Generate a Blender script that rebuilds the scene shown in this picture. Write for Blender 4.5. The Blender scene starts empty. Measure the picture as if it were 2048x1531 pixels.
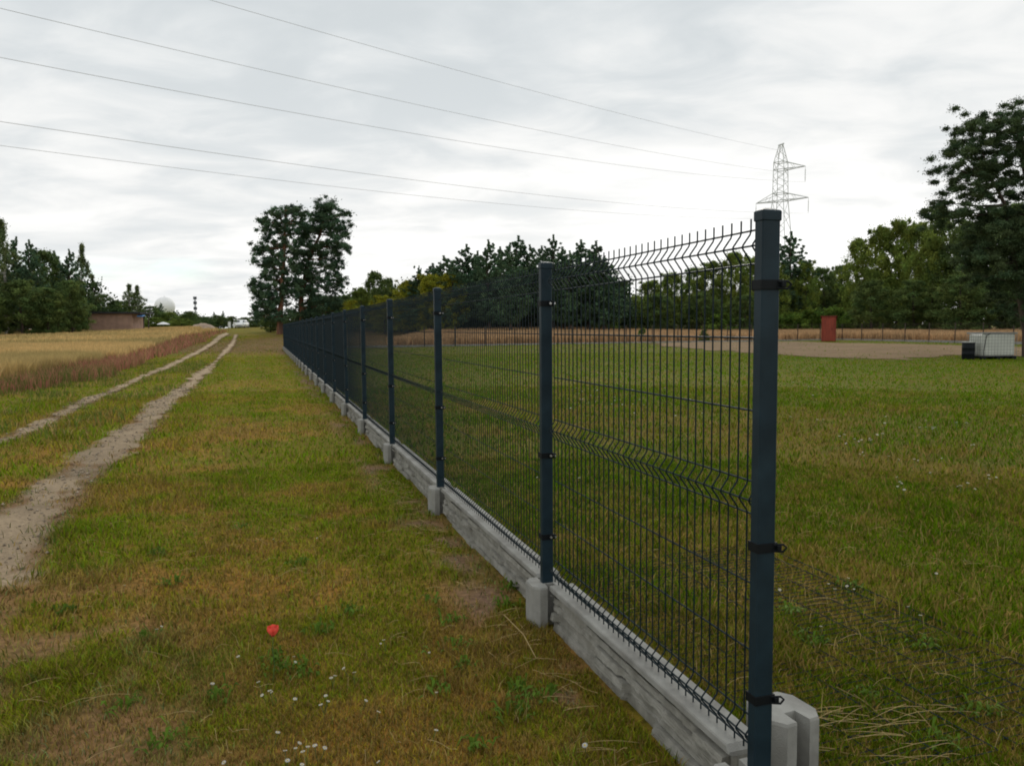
import bpy, math, random
import numpy as np
from mathutils import Vector, Matrix
R = math.radians
rng = np.random.default_rng(7)
random.seed(7)
scn = bpy.context.scene
col = scn.collection

# ------------------------------------------------------------------ camera
W, H, F = 2048.0, 1531.0, 1539.0
CAMZ = 1.546
PITCH = math.atan(111.7/1539); ROLL = 0.0080
fwd = np.array([0, math.cos(PITCH), -math.sin(PITCH)])
up0 = np.array([0, math.sin(PITCH), math.cos(PITCH)])
rt0 = np.array([1.0, 0, 0])
upv = math.cos(ROLL)*up0 + math.sin(ROLL)*rt0
rtv = math.cos(ROLL)*rt0 - math.sin(ROLL)*up0
cd = bpy.data.cameras.new('camera'); cam = bpy.data.objects.new('camera', cd); col.objects.link(cam)
cam.matrix_world = Matrix(((rtv[0], upv[0], -fwd[0], 0), (rtv[1], upv[1], -fwd[1], 0), (rtv[2], upv[2], -fwd[2], CAMZ), (0, 0, 0, 1)))
cd.sensor_width = 36; cd.lens = 36*F/W; cd.clip_start = 0.05; cd.clip_end = 6000
scn.camera = cam

def ray(px, py):
    d = fwd + rtv*(px-W/2)/F - upv*(py-H/2)/F
    return d/np.linalg.norm(d)
def sstep(t):
    t = np.clip(t, 0, 1); return t*t*(3-2*t)
# ------------------------------------------------------------------ noise
_T = np.random.default_rng(3).random((256, 256))
def vnoise(x, y, s=1.0, o=0):
    x = np.asarray(x, float)*s+o*17.3+1000; y = np.asarray(y, float)*s+o*5.7+1000
    xi = np.floor(x).astype(int); yi = np.floor(y).astype(int); fx = x-xi; fy = y-yi
    fx = fx*fx*(3-2*fx); fy = fy*fy*(3-2*fy)
    a = _T[xi % 256, yi % 256]; b = _T[(xi+1) % 256, yi % 256]; c = _T[xi % 256, (yi+1) % 256]; d = _T[(xi+1) % 256, (yi+1) % 256]
    return (a*(1-fx)+b*fx)*(1-fy)+(c*(1-fx)+d*fx)*fy
def fbm(x, y, s=1.0, o=0, n=4):
    r = 0; a = 1; t = 0
    for k in range(n):
        r = r+a*vnoise(x, y, s*2**k, o+k*3); t += a; a *= .55
    return r/t
def terr(x, y):
    x = np.asarray(x, float); y = np.asarray(y, float)
    w = np.where(x < 0, .72+.28*sstep((x+72)/30), 1-.62*sstep((x-2)/22))
    h = 2.05*sstep((y-50)/112)*w
    return h+.02*(fbm(x, y, .8, 5, 2)-.5)*np.clip(1.5-np.abs(y)/60, .0, 1)
def ground_at(px, py, z=0.0):
    """where the ray through a pixel meets the terrain raised by z"""
    d = ray(px, py); t = 1.0
    for i in range(4000):
        p = np.array([0, 0, CAMZ])+d*t
        if p[2] <= terr(p[0], p[1])+z: break
        t += .02+t*.002
        if t > 900: break
    return p[0], p[1]
def at_depth(px, py, Z):
    d = ray(px, py); k = Z/d[1]
    return np.array([d[0]*k, Z, CAMZ+d[2]*k])

# ------------------------------------------------------------------ helpers
def tag(o, label=None, cat=None, group=None, kind=None):
    if label: o['label'] = label
    if cat: o['category'] = cat
    if group: o['group'] = group
    if kind: o['kind'] = kind
    return o
def empty(name, loc, rz=0, label=None, cat=None, group=None):
    o = bpy.data.objects.new(name, None); col.objects.link(o); o.location = loc; o.rotation_euler = (0, 0, rz)
    o.empty_display_size = .2
    return tag(o, label, cat, group)
def npmesh(name, V, F3=None, F4=None, mat=None, parent=None, colors=None, smooth=False, loc=None):
    me = bpy.data.meshes.new(name)
    V = np.asarray(V, np.float32); me.vertices.add(len(V)); me.vertices.foreach_set('co', V.ravel())
    idx = []; tot = []
    if F4 is not None and len(F4): idx.append(np.asarray(F4).ravel()); tot.append(np.full(len(F4), 4))
    if F3 is not None and len(F3): idx.append(np.asarray(F3).ravel()); tot.append(np.full(len(F3), 3))
    idx = np.concatenate(idx).astype(np.int32); tot = np.concatenate(tot).astype(np.int32)
    me.loops.add(len(idx)); me.loops.foreach_set('vertex_index', idx)
    me.polygons.add(len(tot)); st = np.zeros(len(tot), np.int32); st[1:] = np.cumsum(tot)[:-1]
    me.polygons.foreach_set('loop_start', st); me.polygons.foreach_set('loop_total', tot)
    me.update(calc_edges=True)
    if smooth: me.polygons.foreach_set('use_smooth', np.ones(len(tot), bool))
    if colors is not None:
        a = me.color_attributes.new('Col', 'FLOAT_COLOR', 'POINT')
        c = np.ones((len(V), 4), np.float32); c[:, :3] = colors; a.data.foreach_set('color', c.ravel())
    if mat: me.materials.append(mat)
    o = bpy.data.objects.new(name, me); col.objects.link(o)
    if parent: o.parent = parent
    if loc is not None: o.location = loc
    return o
class MB:
    def __init__(s): s.v = []; s.f = []
    def add(s, vs, fs):
        b = len(s.v); s.v += [tuple(p) for p in vs]; s.f += [tuple(i+b for i in f) for f in fs]; return s
    def box(s, x0, x1, y0, y1, z0, z1, bev=0.0):
        if bev <= 0:
            return s.add([(x, y, z) for z in (z0, z1) for y in (y0, y1) for x in (x0, x1)],
                         [(0, 2, 3, 1), (4, 5, 7, 6), (0, 1, 5, 4), (2, 6, 7, 3), (0, 4, 6, 2), (1, 3, 7, 5)])
        b = bev; vs = []
        for (z, q) in ((z0, b), (z0+b, 0), (z1-b, 0), (z1, b)):
            c = b
            vs += [(x0+q+c, y0+q, z), (x1-q-c, y0+q, z), (x1-q, y0+q+c, z), (x1-q, y1-q-c, z), (x1-q-c, y1-q, z), (x0+q+c, y1-q, z), (x0+q, y1-q-c, z), (x0+q, y0+q+c, z)]
        fs = [tuple(range(7, -1, -1)), tuple(range(24, 32))]
        for k in range(3):
            for i in range(8): fs.append((k*8+i, k*8+(i+1) % 8, k*8+8+(i+1) % 8, k*8+8+i))
        return s.add(vs, fs)
    def prism(s, poly, z0, z1):
        n = len(poly)
        return s.add([(x, y, z0) for x, y in poly]+[(x, y, z1) for x, y in poly],
                     [tuple(range(n-1, -1, -1)), tuple(range(n, 2*n))]+[(i, (i+1) % n, n+(i+1) % n, n+i) for i in range(n)])
    def tube(s, pts, r, n=6, caps=True):
        pts = [Vector(p) for p in pts]; m = len(pts)
        rr = r if hasattr(r, '__len__') else [r]*m
        vs = []; ref = None
        for i, p in enumerate(pts):
            t = (pts[min(i+1, m-1)]-pts[max(i-1, 0)]).normalized()
            if ref is None: ref = Vector((0, 0, 1)) if abs(t.z) < .9 else Vector((1, 0, 0))
            a = (ref-t*ref.dot(t)).normalized(); b = t.cross(a); ref = a
            for k in range(n):
                q = 2*math.pi*k/n
                vs.append(p+a*math.cos(q)*rr[i]+b*math.sin(q)*rr[i])
        fs = [(i*n+k, i*n+(k+1) % n, (i+1)*n+(k+1) % n, (i+1)*n+k) for i in range(m-1) for k in range(n)]
        if caps: fs += [tuple(range(n-1, -1, -1)), tuple(range((m-1)*n, m*n))]
        return s.add(vs, fs)
    def lathe(s, prof, n=20, c=(0, 0, 0)):
        m = len(prof)
        vs = [(c[0]+r*math.cos(2*math.pi*k/n), c[1]+r*math.sin(2*math.pi*k/n), c[2]+z) for r, z in prof for k in range(n)]
        fs = [(i*n+k, i*n+(k+1) % n, (i+1)*n+(k+1) % n, (i+1)*n+k) for i in range(m-1) for k in range(n)]
        fs += [tuple(range(n-1, -1, -1)), tuple(range((m-1)*n, m*n))]
        return s.add(vs, fs)
    def build(s, name, mat, parent=None, loc=None, smooth=False):
        me = bpy.data.meshes.new(name); me.from_pydata(s.v, [], s.f); me.update()
        if smooth: me.polygons.foreach_set('use_smooth', np.ones(len(me.polygons), bool))
        me.materials.append(mat)
        o = bpy.data.objects.new(name, me); col.objects.link(o)
        if parent: o.parent = parent
        if loc is not None: o.location = loc
        return o
def copy_tree(o, parent=None):
    c = o.copy(); col.objects.link(c); c.parent = parent
    for k in [q for q in list(kids.get(o.name, o.children))]: copy_tree(k, c)
    return c
kids = {}

# ------------------------------------------------------------------ materials
def mat(name, c, rough=.7, var=.15, scale=6.0, bump=0.0, bscale=40.0, metal=0.0, spec=.5, attr=False, transl=0.0, detail=4, c2=None, stretch=None, trough=None):
    m = bpy.data.materials.new(name); m.use_nodes = True; nt = m.node_tree; N = nt.nodes; L = nt.links
    b = N['Principled BSDF']; out = N['Material Output']
    b.inputs['Roughness'].default_value = rough; b.inputs['Metallic'].default_value = metal
    b.inputs['Specular IOR Level'].default_value = spec
    geo = N.new('ShaderNodeNewGeometry') if attr else N.new('ShaderNodeTexCoord')
    vec = geo.outputs['Position'] if attr else geo.outputs['Object']
    if stretch:
        mp = N.new('ShaderNodeMapping'); mp.inputs['Scale'].default_value = stretch; L.new(vec, mp.inputs['Vector']); vec = mp.outputs['Vector']
    nz = N.new('ShaderNodeTexNoise'); nz.inputs['Scale'].default_value = scale; nz.inputs['Detail'].default_value = detail
    L.new(vec, nz.inputs['Vector'])
    mr = N.new('ShaderNodeMapRange'); mr.inputs['From Min'].default_value = .3; mr.inputs['From Max'].default_value = .7
    mr.inputs['To Min'].default_value = 1-var; mr.inputs['To Max'].default_value = 1+var
    L.new(nz.outputs['Fac'], mr.inputs['Value'])
    if attr:
        at = N.new('ShaderNodeAttribute'); at.attribute_name = 'Col'; base = at.outputs['Color']
    else:
        rg = N.new('ShaderNodeMix'); rg.data_type = 'RGBA'; rg.inputs[6].default_value = (*c, 1); rg.inputs[7].default_value = (*(c2 or c), 1)
        n2 = N.new('ShaderNodeTexNoise'); n2.inputs['Scale'].default_value = scale*.37; n2.inputs['Detail'].default_value = 5; L.new(vec, n2.inputs['Vector'])
        m2 = N.new('ShaderNodeMapRange'); m2.inputs['From Min'].default_value = .42; m2.inputs['From Max'].default_value = .6; L.new(n2.outputs['Fac'], m2.inputs['Value'])
        L.new(m2.outputs['Result'], rg.inputs[0]); base = rg.outputs[2]
    mx = N.new('ShaderNodeVectorMath'); mx.operation = 'SCALE'; L.new(base, mx.inputs[0]); L.new(mr.outputs['Result'], mx.inputs['Scale'])
    L.new(mx.outputs['Vector'], b.inputs['Base Color'])
    if bump > 0:
        bz = N.new('ShaderNodeTexNoise'); bz.inputs['Scale'].default_value = bscale; bz.inputs['Detail'].default_value = 6; L.new(vec, bz.inputs['Vector'])
        bp = N.new('ShaderNodeBump'); bp.inputs['Strength'].default_value = bump; bp.inputs['Distance'].default_value = .02
        L.new(bz.outputs['Fac'], bp.inputs['Height']); L.new(bp.outputs['Normal'], b.inputs['Normal'])
    if transl > 0:
        tr = N.new('ShaderNodeBsdfTranslucent'); L.new(mx.outputs['Vector'], tr.inputs['Color'])
        ms = N.new('ShaderNodeMixShader'); ms.inputs[0].default_value = transl
        L.new(b.outputs[0], ms.inputs[1]); L.new(tr.outputs[0], ms.inputs[2]); L.new(ms.outputs[0], out.inputs['Surface'])
    return m
M = {}
M['post'] = mat('anthracite_paint', (.009, .0225, .033), .46, .2, 14, .08, 350, c2=(.013, .0295, .041), spec=.22)
M['wire'] = mat('anthracite_wire', (.006, .016, .022), .45, .1, 9, spec=.2)
M['black'] = mat('black_plastic', (.0035, .0055, .0075), .6, .1, 9, spec=.2)
M['zinc'] = mat('zinc', (.7, .7, .7), .3, .1, 20, metal=.9)
M['conc'] = mat('concrete', (.30, .298, .275), .9, .12, 14, .25, 160, c2=(.235, .23, .21), spec=.2)
M['concd'] = mat('concrete_stone', (.27, .262, .23), .92, .12, 30, .15, 150, c2=(.205, .198, .17), spec=.2)
M['grass'] = mat('grass_blades', (0, 0, 0), .6, .18, 5, attr=True, transl=.35, spec=.04)
M['ground'] = mat('earth', (0, 0, 0), .95, .42, 26, .35, 90, attr=True, spec=.1, detail=8)
M['track'] = mat('track_sand', (0, 0, 0), .95, .22, 38, .45, 110, attr=True, spec=.1, detail=9)
M['crop'] = mat('crop_stalks', (0, 0, 0), .8, .15, 1.2, attr=True, transl=.2, spec=.1)
M['leaf'] = mat('leaves', (0, 0, 0), .65, .25, .5, attr=True, transl=.36, spec=.05)
M['needle'] = mat('needles', (0, 0, 0), .7, .25, .5, attr=True, transl=.18, spec=.06)
M['bark'] = mat('bark', (.085, .06, .045), .95, .3, 3, .8, 12, c2=(.05, .04, .032), stretch=(3, 3, .6))
M['pinebark'] = mat('pine_bark', (.26, .115, .065), .95, .3, 2, .8, 10, c2=(.12, .065, .045), stretch=(3, 3, .6))
M['birch'] = mat('birch_bark', (.42, .4, .36), .85, .35, 3, .4, 10, c2=(.2, .18, .16), stretch=(1, 1, 3))
M['galv'] = mat('galvanised', (.66, .69, .66), .6, .12, 2, metal=.1)
M['cable'] = mat('aluminium_cable', (.52, .53, .53), .6, .1, 2, metal=.2)
M['redwood'] = mat('red_stained_boards', (.27, .045, .022), .75, .22, 5, .3, 30, c2=(.21, .035, .018), stretch=(6, 6, .5))
M['redroof'] = mat('red_roofing', (.16, .03, .02), .8, .2, 5)
M['pinkwall'] = mat('pink_block_wall', (.46, .30, .225), .9, .16, 1.5, .3, 10, c2=(.40, .26, .20))
M['roofdark'] = mat('dark_roofing_felt', (.035, .036, .04), .9, .2, 2)
M['blue'] = mat('blue_sheet', (.10, .28, .62), .5, .1, 2)
M['white'] = mat('white_paint', (.78, .79, .78), .45, .06, 3)
M['glass'] = mat('car_glass', (.03, .04, .045), .1, .1, 3)
M['rubber'] = mat('rubber', (.02, .02, .02), .8, .1, 5)
M['ibc'] = mat('white_plastic_tank', (.62, .64, .58), .45, .08, 2, transl=.1)
M['cage'] = mat('cage_steel', (.26, .265, .25), .5, .1, 5, metal=.3)
M['lamp'] = mat('lamp_glass', (.6, .6, .55), .15, .05, 5)
M['radome'] = mat('radome_panels', (.88, .88, .87), .7, .05, .3)  # white panels, lightened towards the sky tone: distance haze put into the colour
M['mast'] = mat('dark_mast', (.10, .11, .13), .7, .3, .6)
M['petal'] = mat('white_petals', (.6, .6, .56), .6, .05, 40, transl=.3)
M['yolk'] = mat('yellow_florets', (.55, .38, .03), .7, .15, 60)
M['poppy'] = mat('poppy_petals', (.85, .12, .085), .5, .12, 60, transl=.45)
M['stem'] = mat('green_stem', (.07, .12, .03), .6, .15, 40)
M['straw'] = mat('straw', (.42, .31, .14), .7, .25, 9, spec=.2)
M['gravel'] = mat('heap', (.36, .27, .2), .95, .25, 2, .5, 6)

# ------------------------------------------------------------------ fence frame of reference
UF = np.array([-.3056, .9522]); RF = np.array([.9522, .3056])
P1 = np.array([.729, 2.21]); L0 = 1.817; LP = 2.549; NP_ = 24
def st(x, y):  # s across (inner side +), t along, from P1
    dx = np.asarray(x)-P1[0]; dy = np.asarray(y)-P1[1]
    return dx*RF[0]+dy*RF[1], dx*UF[0]+dy*UF[1]
def fl(s, t): return P1+RF*s+UF*t
TEND = L0+22*LP
SROAD = 50.0

# ------------------------------------------------------------------ tracks
def zz(l, sc=3.645, ox=0, oy=640): return [(x/sc+ox, y/sc+oy) for x, y in l]
RL = [(-120, 1100), (-60, 1050)]+zz([(0, 1370), (150, 1300), (330, 1150), (470, 1080), (640, 960), (760, 890), (900, 770), (1010, 730), (1030, 670), (1100, 600), (1210, 575), (1330, 480), (1440, 380), (1560, 310), (1630, 220), (1690, 160), (1712, 100)])
RR = [(-120, 1330), (-60, 1250), (0, 1180), (62, 1150), (100, 1085), (128, 1025), (163, 1000)]+zz([(700, 1210), (760, 1100), (940, 960), (1060, 830), (1160, 760), (1240, 620), (1400, 500), (1530, 380), (1600, 280), (1695, 200), (1735, 100)])
LL = [(-120, 922), (-60, 898)]+zz([(0, 860), (200, 790), (330, 720), (480, 650), (560, 590), (700, 560), (880, 480), (1050, 400), (1200, 340), (1330, 280), (1480, 200), (1600, 110), (1670, 88)])
LR = [(-120, 935), (-60, 912)]+zz([(0, 905), (190, 850), (330, 780), (470, 710), (640, 630), (740, 565), (900, 500), (1060, 415), (1250, 350), (1350, 290), (1500, 215), (1620, 130), (1685, 96)])
def resample(P, n):
    P = np.array(P); d = np.r_[0, np.cumsum(np.hypot(*np.diff(P, axis=0).T))]
    # even in log distance
    t = np.linspace(0, 1, n)**1.7*d[-1]
    return np.c_[np.interp(t, d, P[:, 0]), np.interp(t, d, P[:, 1])]
def proj_edges(A, B):
    a = [ground_at(*p) for p in A]; b = [ground_at(*p) for p in B]
    return resample(a, 260), resample(b, 260)
tracks = []
for nm, A, B in (('dirt_track', RL, RR), ('dirt_track', LL, LR)):
    a, b = proj_edges(A, B)
    # extend behind camera
    ctr = (a+b)/2; hw = np.hypot(*(a-b).T)/2
    d0 = (a[0]+b[0])/2-(a[9]+b[9])/2; d0 = d0/np.hypot(*d0)
    ext = [np.array([a[0]+d0*k, b[0]+d0*k]) for k in (8, 6, 4, 3, 2, 1)]
    a = np.vstack([[e[0] for e in ext], a]); b = np.vstack([[e[1] for e in ext], b])
    tracks.append((a, b))
def seg_dist(x, y, P):
    best = np.full(np.shape(x), 1e9)
    for p, q in zip(P[:-1], P[1:]):
        d = q-p; t = np.clip(((x-p[0])*d[0]+(y-p[1])*d[1])/((d**2).sum()+1e-9), 0, 1)
        best = np.minimum(best, (x-p[0]-t*d[0])**2+(y-p[1]-t*d[1])**2)
    return np.sqrt(best)
def inpoly(x, y, P):
    r = np.zeros(np.shape(x), bool); n = len(P); j = n-1
    for i in range(n):
        c = ((P[i, 1] > y) != (P[j, 1] > y)) & (x < (P[j, 0]-P[i, 0])*(y-P[i, 1])/(P[j, 1]-P[i, 1]+1e-12)+P[i, 0])
        r ^= c; j = i
    return r
def track_mask(x, y, grow=1.0):
    """signed distance to the nearest track edge in units of 0.3 m, positive inside"""
    x = np.asarray(x, float); y = np.asarray(y, float); sh = x.shape; x = x.ravel(); y = y.ravel()
    out = np.full(x.shape, -9.0); m = (x < 3) & (np.hypot(x, y) < 170); X = x[m]; Y = y[m]; o = out[m]
    for a, b in tracks:
        A = a[::7]; B = b[::7]; d = np.minimum(seg_dist(X, Y, A), seg_dist(X, Y, B)); ins = inpoly(X, Y, np.vstack([A, B[::-1]]))
        o = np.maximum(o, np.where(ins, d, -d)/.3)
    out[m] = o; return out.reshape(sh)
# sand patch in the yard and crop areas as ground polygons
SAND_PX = [(1290, 687), (1400, 684), (1500, 683.5), (1600, 683.5), (1700, 686), (1850, 689), (1950, 692), (2100, 697), (2300, 706), (2300, 728), (2048, 714), (1900, 711), (1850, 716), (1780, 722), (1700, 719), (1600, 713), (1500, 707), (1400, 700), (1330, 693)]
SAND = np.array([ground_at(*p) for p in SAND_PX])
GOLD_E = np.array([ground_at(px, py, z) for px, py, z in [(-500, 800, .4), (-200, 768, .4), (0, 744, .4), (96, 730, .4), (165, 720, .4), (239, 706, .4), (329, 681, .35), (365, 668, .3), (440, 660, .2)]])
RED_E = np.array([ground_at(px, py) for px, py in [(-500, 900), (-200, 830), (0, 788), (55, 783), (123, 772), (192, 763), (274, 733), (343, 706), (398, 687), (439, 668), (458, 662)]])
def inpoly(x, y, P):
    r = np.zeros(np.shape(x), bool); n = len(P); j = n-1
    for i in range(n):
        c = ((P[i, 1] > y) != (P[j, 1] > y)) & (x < (P[j, 0]-P[i, 0])*(y-P[i, 1])/(P[j, 1]-P[i, 1]+1e-12)+P[i, 0])
        r ^= c; j = i
    return r
FAR_L = np.array([[-60, 175], [-130, 160], [-160, 20]])
GOLD = np.vstack([GOLD_E, [[GOLD_E[-1][0]-6, 110], [-60, 150]], FAR_L])
REDP = np.vstack([RED_E, GOLD_E[::-1]])
def outer_crop(x, y):
    """tan crop beyond the yard's two far fences"""
    s, t = st(x, y)
    w = 1.5*(fbm(x, y, .15, 9, 2)-.5)
    a = (t > TEND+1.2+w) & (s > 3) & (s < 75) & (t < TEND+34)
    b = (s > SROAD+1.2+w) & (t > -5) & (t < TEND+34) & (s < 75)
    return a | b

def gcol(x, y):
    """true colour of the soil/thatch and, with it, of the grass standing there"""
    s, t = st(x, y)
    n1 = fbm(x, y, .55, 1); n2 = fbm(x, y, 2.3, 2); n3 = fbm(x, y, .12, 3, 3); n4 = fbm(x, y, 6.0, 8, 3)
    dist = np.hypot(x, y)
    green = np.stack([.135+0*x, .158+0*x, .007+0*x], -1)
    dry = np.array([.262, .170, .026]); soil = np.array([.195, .138, .088])
    d = sstep((n1*.5+n2*.35+n4*.25-.50)/.16)
    d = np.clip(d*.85+.36*np.clip(1-np.abs(dist-3)/4.5, 0, 1), 0, 1)
    far = sstep((dist-9)/16); inside = (s > 0) & (s < SROAD) & (t < TEND)
    d = d*(1-.55*far)+.12*far*sstep((n3-.45)/.2)
    inside = (s > 0) & (s < SROAD) & (t < TEND)
    d = d*np.where(inside, .62, 1.0)
    c = green*(1-d[..., None])+dry*d[..., None]
    c = np.where((far > 0)[..., None], c*(1-far[..., None])+c*far[..., None]*np.array([1.12, 1.12, .95]), c)
    c = np.where(inside[..., None], c*np.array([.64, .76, .36])*(1+.16*far[..., None])*np.array([1.05, .97, 1.3]), c*np.array([1.17, 1.06, 1.2]))
    # stripes where the mower ran, beside the fence
    lane = .5+.5*np.sin(s*2*math.pi/1.3+.6*np.sin(t*.2))
    c = np.where(((s < -.4) & (s > -6))[..., None], c*(1+.10*(lane-.5)[..., None]), c)
    # soil at fence foot, beside the tracks and in worn patches
    sw = sstep(1-np.abs(s+.20+.12*(n2-.5))/.34)*sstep((n2*.6+n4*.5-.50)/.16)
    tm = track_mask(x, y, 1.0)+.5*(n4-.5)+.35*(n2-.5)
    sw = np.maximum(sw, sstep((tm+.35)/.6)*.8)
    near = sstep((1.35-np.abs(x+.25+.62*y))/.9)*sstep((5.2-y)/1.2)*sstep((n2*.6+n4*.4-.40)/.12)
    sw = np.maximum(sw, near*.62)
    sw = np.clip(sw, 0, 1)
    c = c*(1-sw[..., None])+soil*sw[..., None]
    # beyond the crops: reddish meadow along the track, brown grass by the pines
    br = sstep((y-44)/12)*sstep((x+32)/6)*(~inside)
    c = c*(1-.7*br[..., None])+np.array([.19, .115, .055])*.7*br[..., None]
    fg = sstep((y-152)/8)
    c = c*(1-fg[..., None])+np.array([.17, .20, .03])*fg[..., None]
    return c*(.86+.28*n4)[..., None], d, sw

# ------------------------------------------------------------------ ground sheet
na, nr = 760, 330
ang = np.linspace(0, 2*math.pi, na, endpoint=False); rad = .25*np.exp(np.linspace(0, math.log(3200/.25), nr))
A_, R_ = np.meshgrid(ang, rad); gx = R_*np.cos(A_); gy = R_*np.sin(A_)
gz = terr(gx, gy)
cg, dd, ss = gcol(gx, gy)
cg = cg*np.array([.80, .70, .75])+np.array([.030, .018, .006])*(1-sstep((R_-12)/25))[..., None]
i = np.arange(nr-1)[:, None]*na; j = np.arange(na)[None, :]
F4 = np.stack([i+j, i+(j+1) % na, i+na+(j+1) % na, i+na+j], -1).reshape(-1, 4)
V = np.stack([gx, gy, gz], -1).reshape(-1, 3)
V = np.vstack([V, [[0, 0, terr(0, 0)]]])
F3 = np.array([[k, len(V)-1, (k+1) % na] for k in range(na)])[:, [0, 1, 2]]
F3 = F3[:, ::-1]
g = npmesh('ground', V, F3, F4, M['ground'], colors=np.vstack([cg.reshape(-1, 3), [[.1, .09, .04]]]), smooth=True)
tag(g, 'mown meadow soil with patchy green and dry thatch', 'ground', kind='structure')

# tracks
for k, (a, b) in enumerate(tracks):
    n0 = len(a); n = 900; m = 45
    ii_ = np.linspace(0, n0-1, n)
    a = np.stack([np.interp(ii_, np.arange(n0), a[:, q]) for q in (0, 1)], -1); b = np.stack([np.interp(ii_, np.arange(n0), b[:, q]) for q in (0, 1)], -1)
    w = np.linspace(-.45, 1.45, m)[None, :]+0*ii_[:, None]
    P = a[:, None, :]*(1-w[..., None])+b[:, None, :]*w[..., None]
    X = P[..., 0]; Y = P[..., 1]; D = np.hypot(X, Y)
    Z = terr(X, Y)+.004+.0005*D+.012*(1-sstep(-np.abs(w-.5)*2+1.9))*0
    edge = track_mask(X, Y)*.8
    nz1 = fbm(X, Y, 1.5, 61); nz2 = fbm(X, Y, 6.0, 62, 3)
    bare = sstep((edge+1.5*(nz1-.5)+1.1*(nz2-.5)+.12)/(.4+.9*sstep((6.5-D)/2.5)))
    inner = sstep(1-np.abs(w-.5)*2/1.5)
    base_c, _, _ = gcol(X, Y); base_c = base_c*np.array([.80, .70, .75])+np.array([.030, .018, .006])*(1-sstep((D-12)/25))[..., None]
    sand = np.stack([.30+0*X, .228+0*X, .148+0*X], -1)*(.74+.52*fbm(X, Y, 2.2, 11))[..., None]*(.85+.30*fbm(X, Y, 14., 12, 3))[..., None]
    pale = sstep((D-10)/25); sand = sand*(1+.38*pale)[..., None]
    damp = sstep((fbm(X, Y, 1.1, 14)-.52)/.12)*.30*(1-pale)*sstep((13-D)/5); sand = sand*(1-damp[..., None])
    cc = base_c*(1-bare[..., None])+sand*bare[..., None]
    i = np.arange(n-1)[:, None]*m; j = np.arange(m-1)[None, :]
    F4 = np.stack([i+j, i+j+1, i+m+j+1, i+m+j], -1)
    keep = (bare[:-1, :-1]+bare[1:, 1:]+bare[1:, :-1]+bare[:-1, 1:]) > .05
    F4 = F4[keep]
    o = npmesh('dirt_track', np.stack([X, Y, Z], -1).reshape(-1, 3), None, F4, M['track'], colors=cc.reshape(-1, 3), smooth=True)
    tag(o, ['pale sandy wheel track nearer the fence, widening towards the front', 'narrow sandy wheel track nearer the gold field'][k], 'track', kind='structure')
# sand patch (grid clipped by the polygon)
x0, x1 = SAND[:, 0].min(), SAND[:, 0].max(); y0, y1 = SAND[:, 1].min(), SAND[:, 1].max()
sx, sy = np.meshgrid(np.arange(x0-1, x1+1, .25), np.arange(y0-1, y1+1, .25))
msk = inpoly(sx+3*(fbm(sx, sy, .5, 31)-.5), sy+4*(fbm(sx, sy, .5, 33, 5)-.5), SAND)
ny, nx = sx.shape
q = msk[:-1, :-1] & msk[1:, :-1] & msk[:-1, 1:] & msk[1:, 1:]
jj, ii = np.nonzero(q); idx = lambda j, i: j*nx+i
F4 = np.stack([idx(jj, ii), idx(jj, ii+1), idx(jj+1, ii+1), idx(jj+1, ii)], -1)
cc = np.array([.215, .145, .078])*(.72+.5*fbm(sx, sy, .6, 35))[..., None]
o = npmesh('sand_patch', np.stack([sx, sy, terr(sx, sy)+.012+.0003*np.hypot(sx, sy)], -1).reshape(-1, 3), None, F4, M['track'], colors=cc.reshape(-1, 3))
tag(o, 'brown bare soil strip at the far side of the fenced lawn', 'soil', kind='structure')

# ------------------------------------------------------------------ blades
def blades(name, x, y, hgt, wid, lean, colr, matl, label, cat, zoff=0.0, bend=.5):
    n = len(x); z = terr(x, y)+zoff
    az = rng.random(n)*2*math.pi; la = rng.random(n)*2*math.pi
    dx = np.cos(az)*wid/2; dy = np.sin(az)*wid/2
    lx = np.cos(la)*lean*hgt; ly = np.sin(la)*lean*hgt
    hz = hgt*np.sqrt(np.clip(1-lean**2*.8, .1, 1))
    V = np.empty((n, 5, 3), np.float32)
    V[:, 0] = np.stack([x-dx, y-dy, z-.01], -1); V[:, 1] = np.stack([x+dx, y+dy, z-.01], -1)
    V[:, 2] = np.stack([x+dx*.8+lx*.35, y+dy*.8+ly*.35, z+hz*.6], -1); V[:, 3] = np.stack([x-dx*.8+lx*.35, y-dy*.8+ly*.35, z+hz*.6], -1)
    V[:, 4] = np.stack([x+lx, y+ly, z+hz], -1)
    b = np.arange(n)[:, None]*5
    F4 = b+np.array([0, 1, 2, 3]); F3 = b+np.array([3, 2, 4])
    o = npmesh(name, V.reshape(-1, 3), F3, F4, matl, colors=np.repeat(colr, 5, axis=0))
    tag(o, label, cat, kind='stuff'); return o
def fan(n, r0, r1, a0=-50, a1=46):
    r = np.sqrt(rng.random(n)*(r1*r1-r0*r0)+r0*r0); a = np.radians(rng.random(n)*(a1-a0)+a0)
    return r*np.sin(a), r*np.cos(a)
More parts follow.
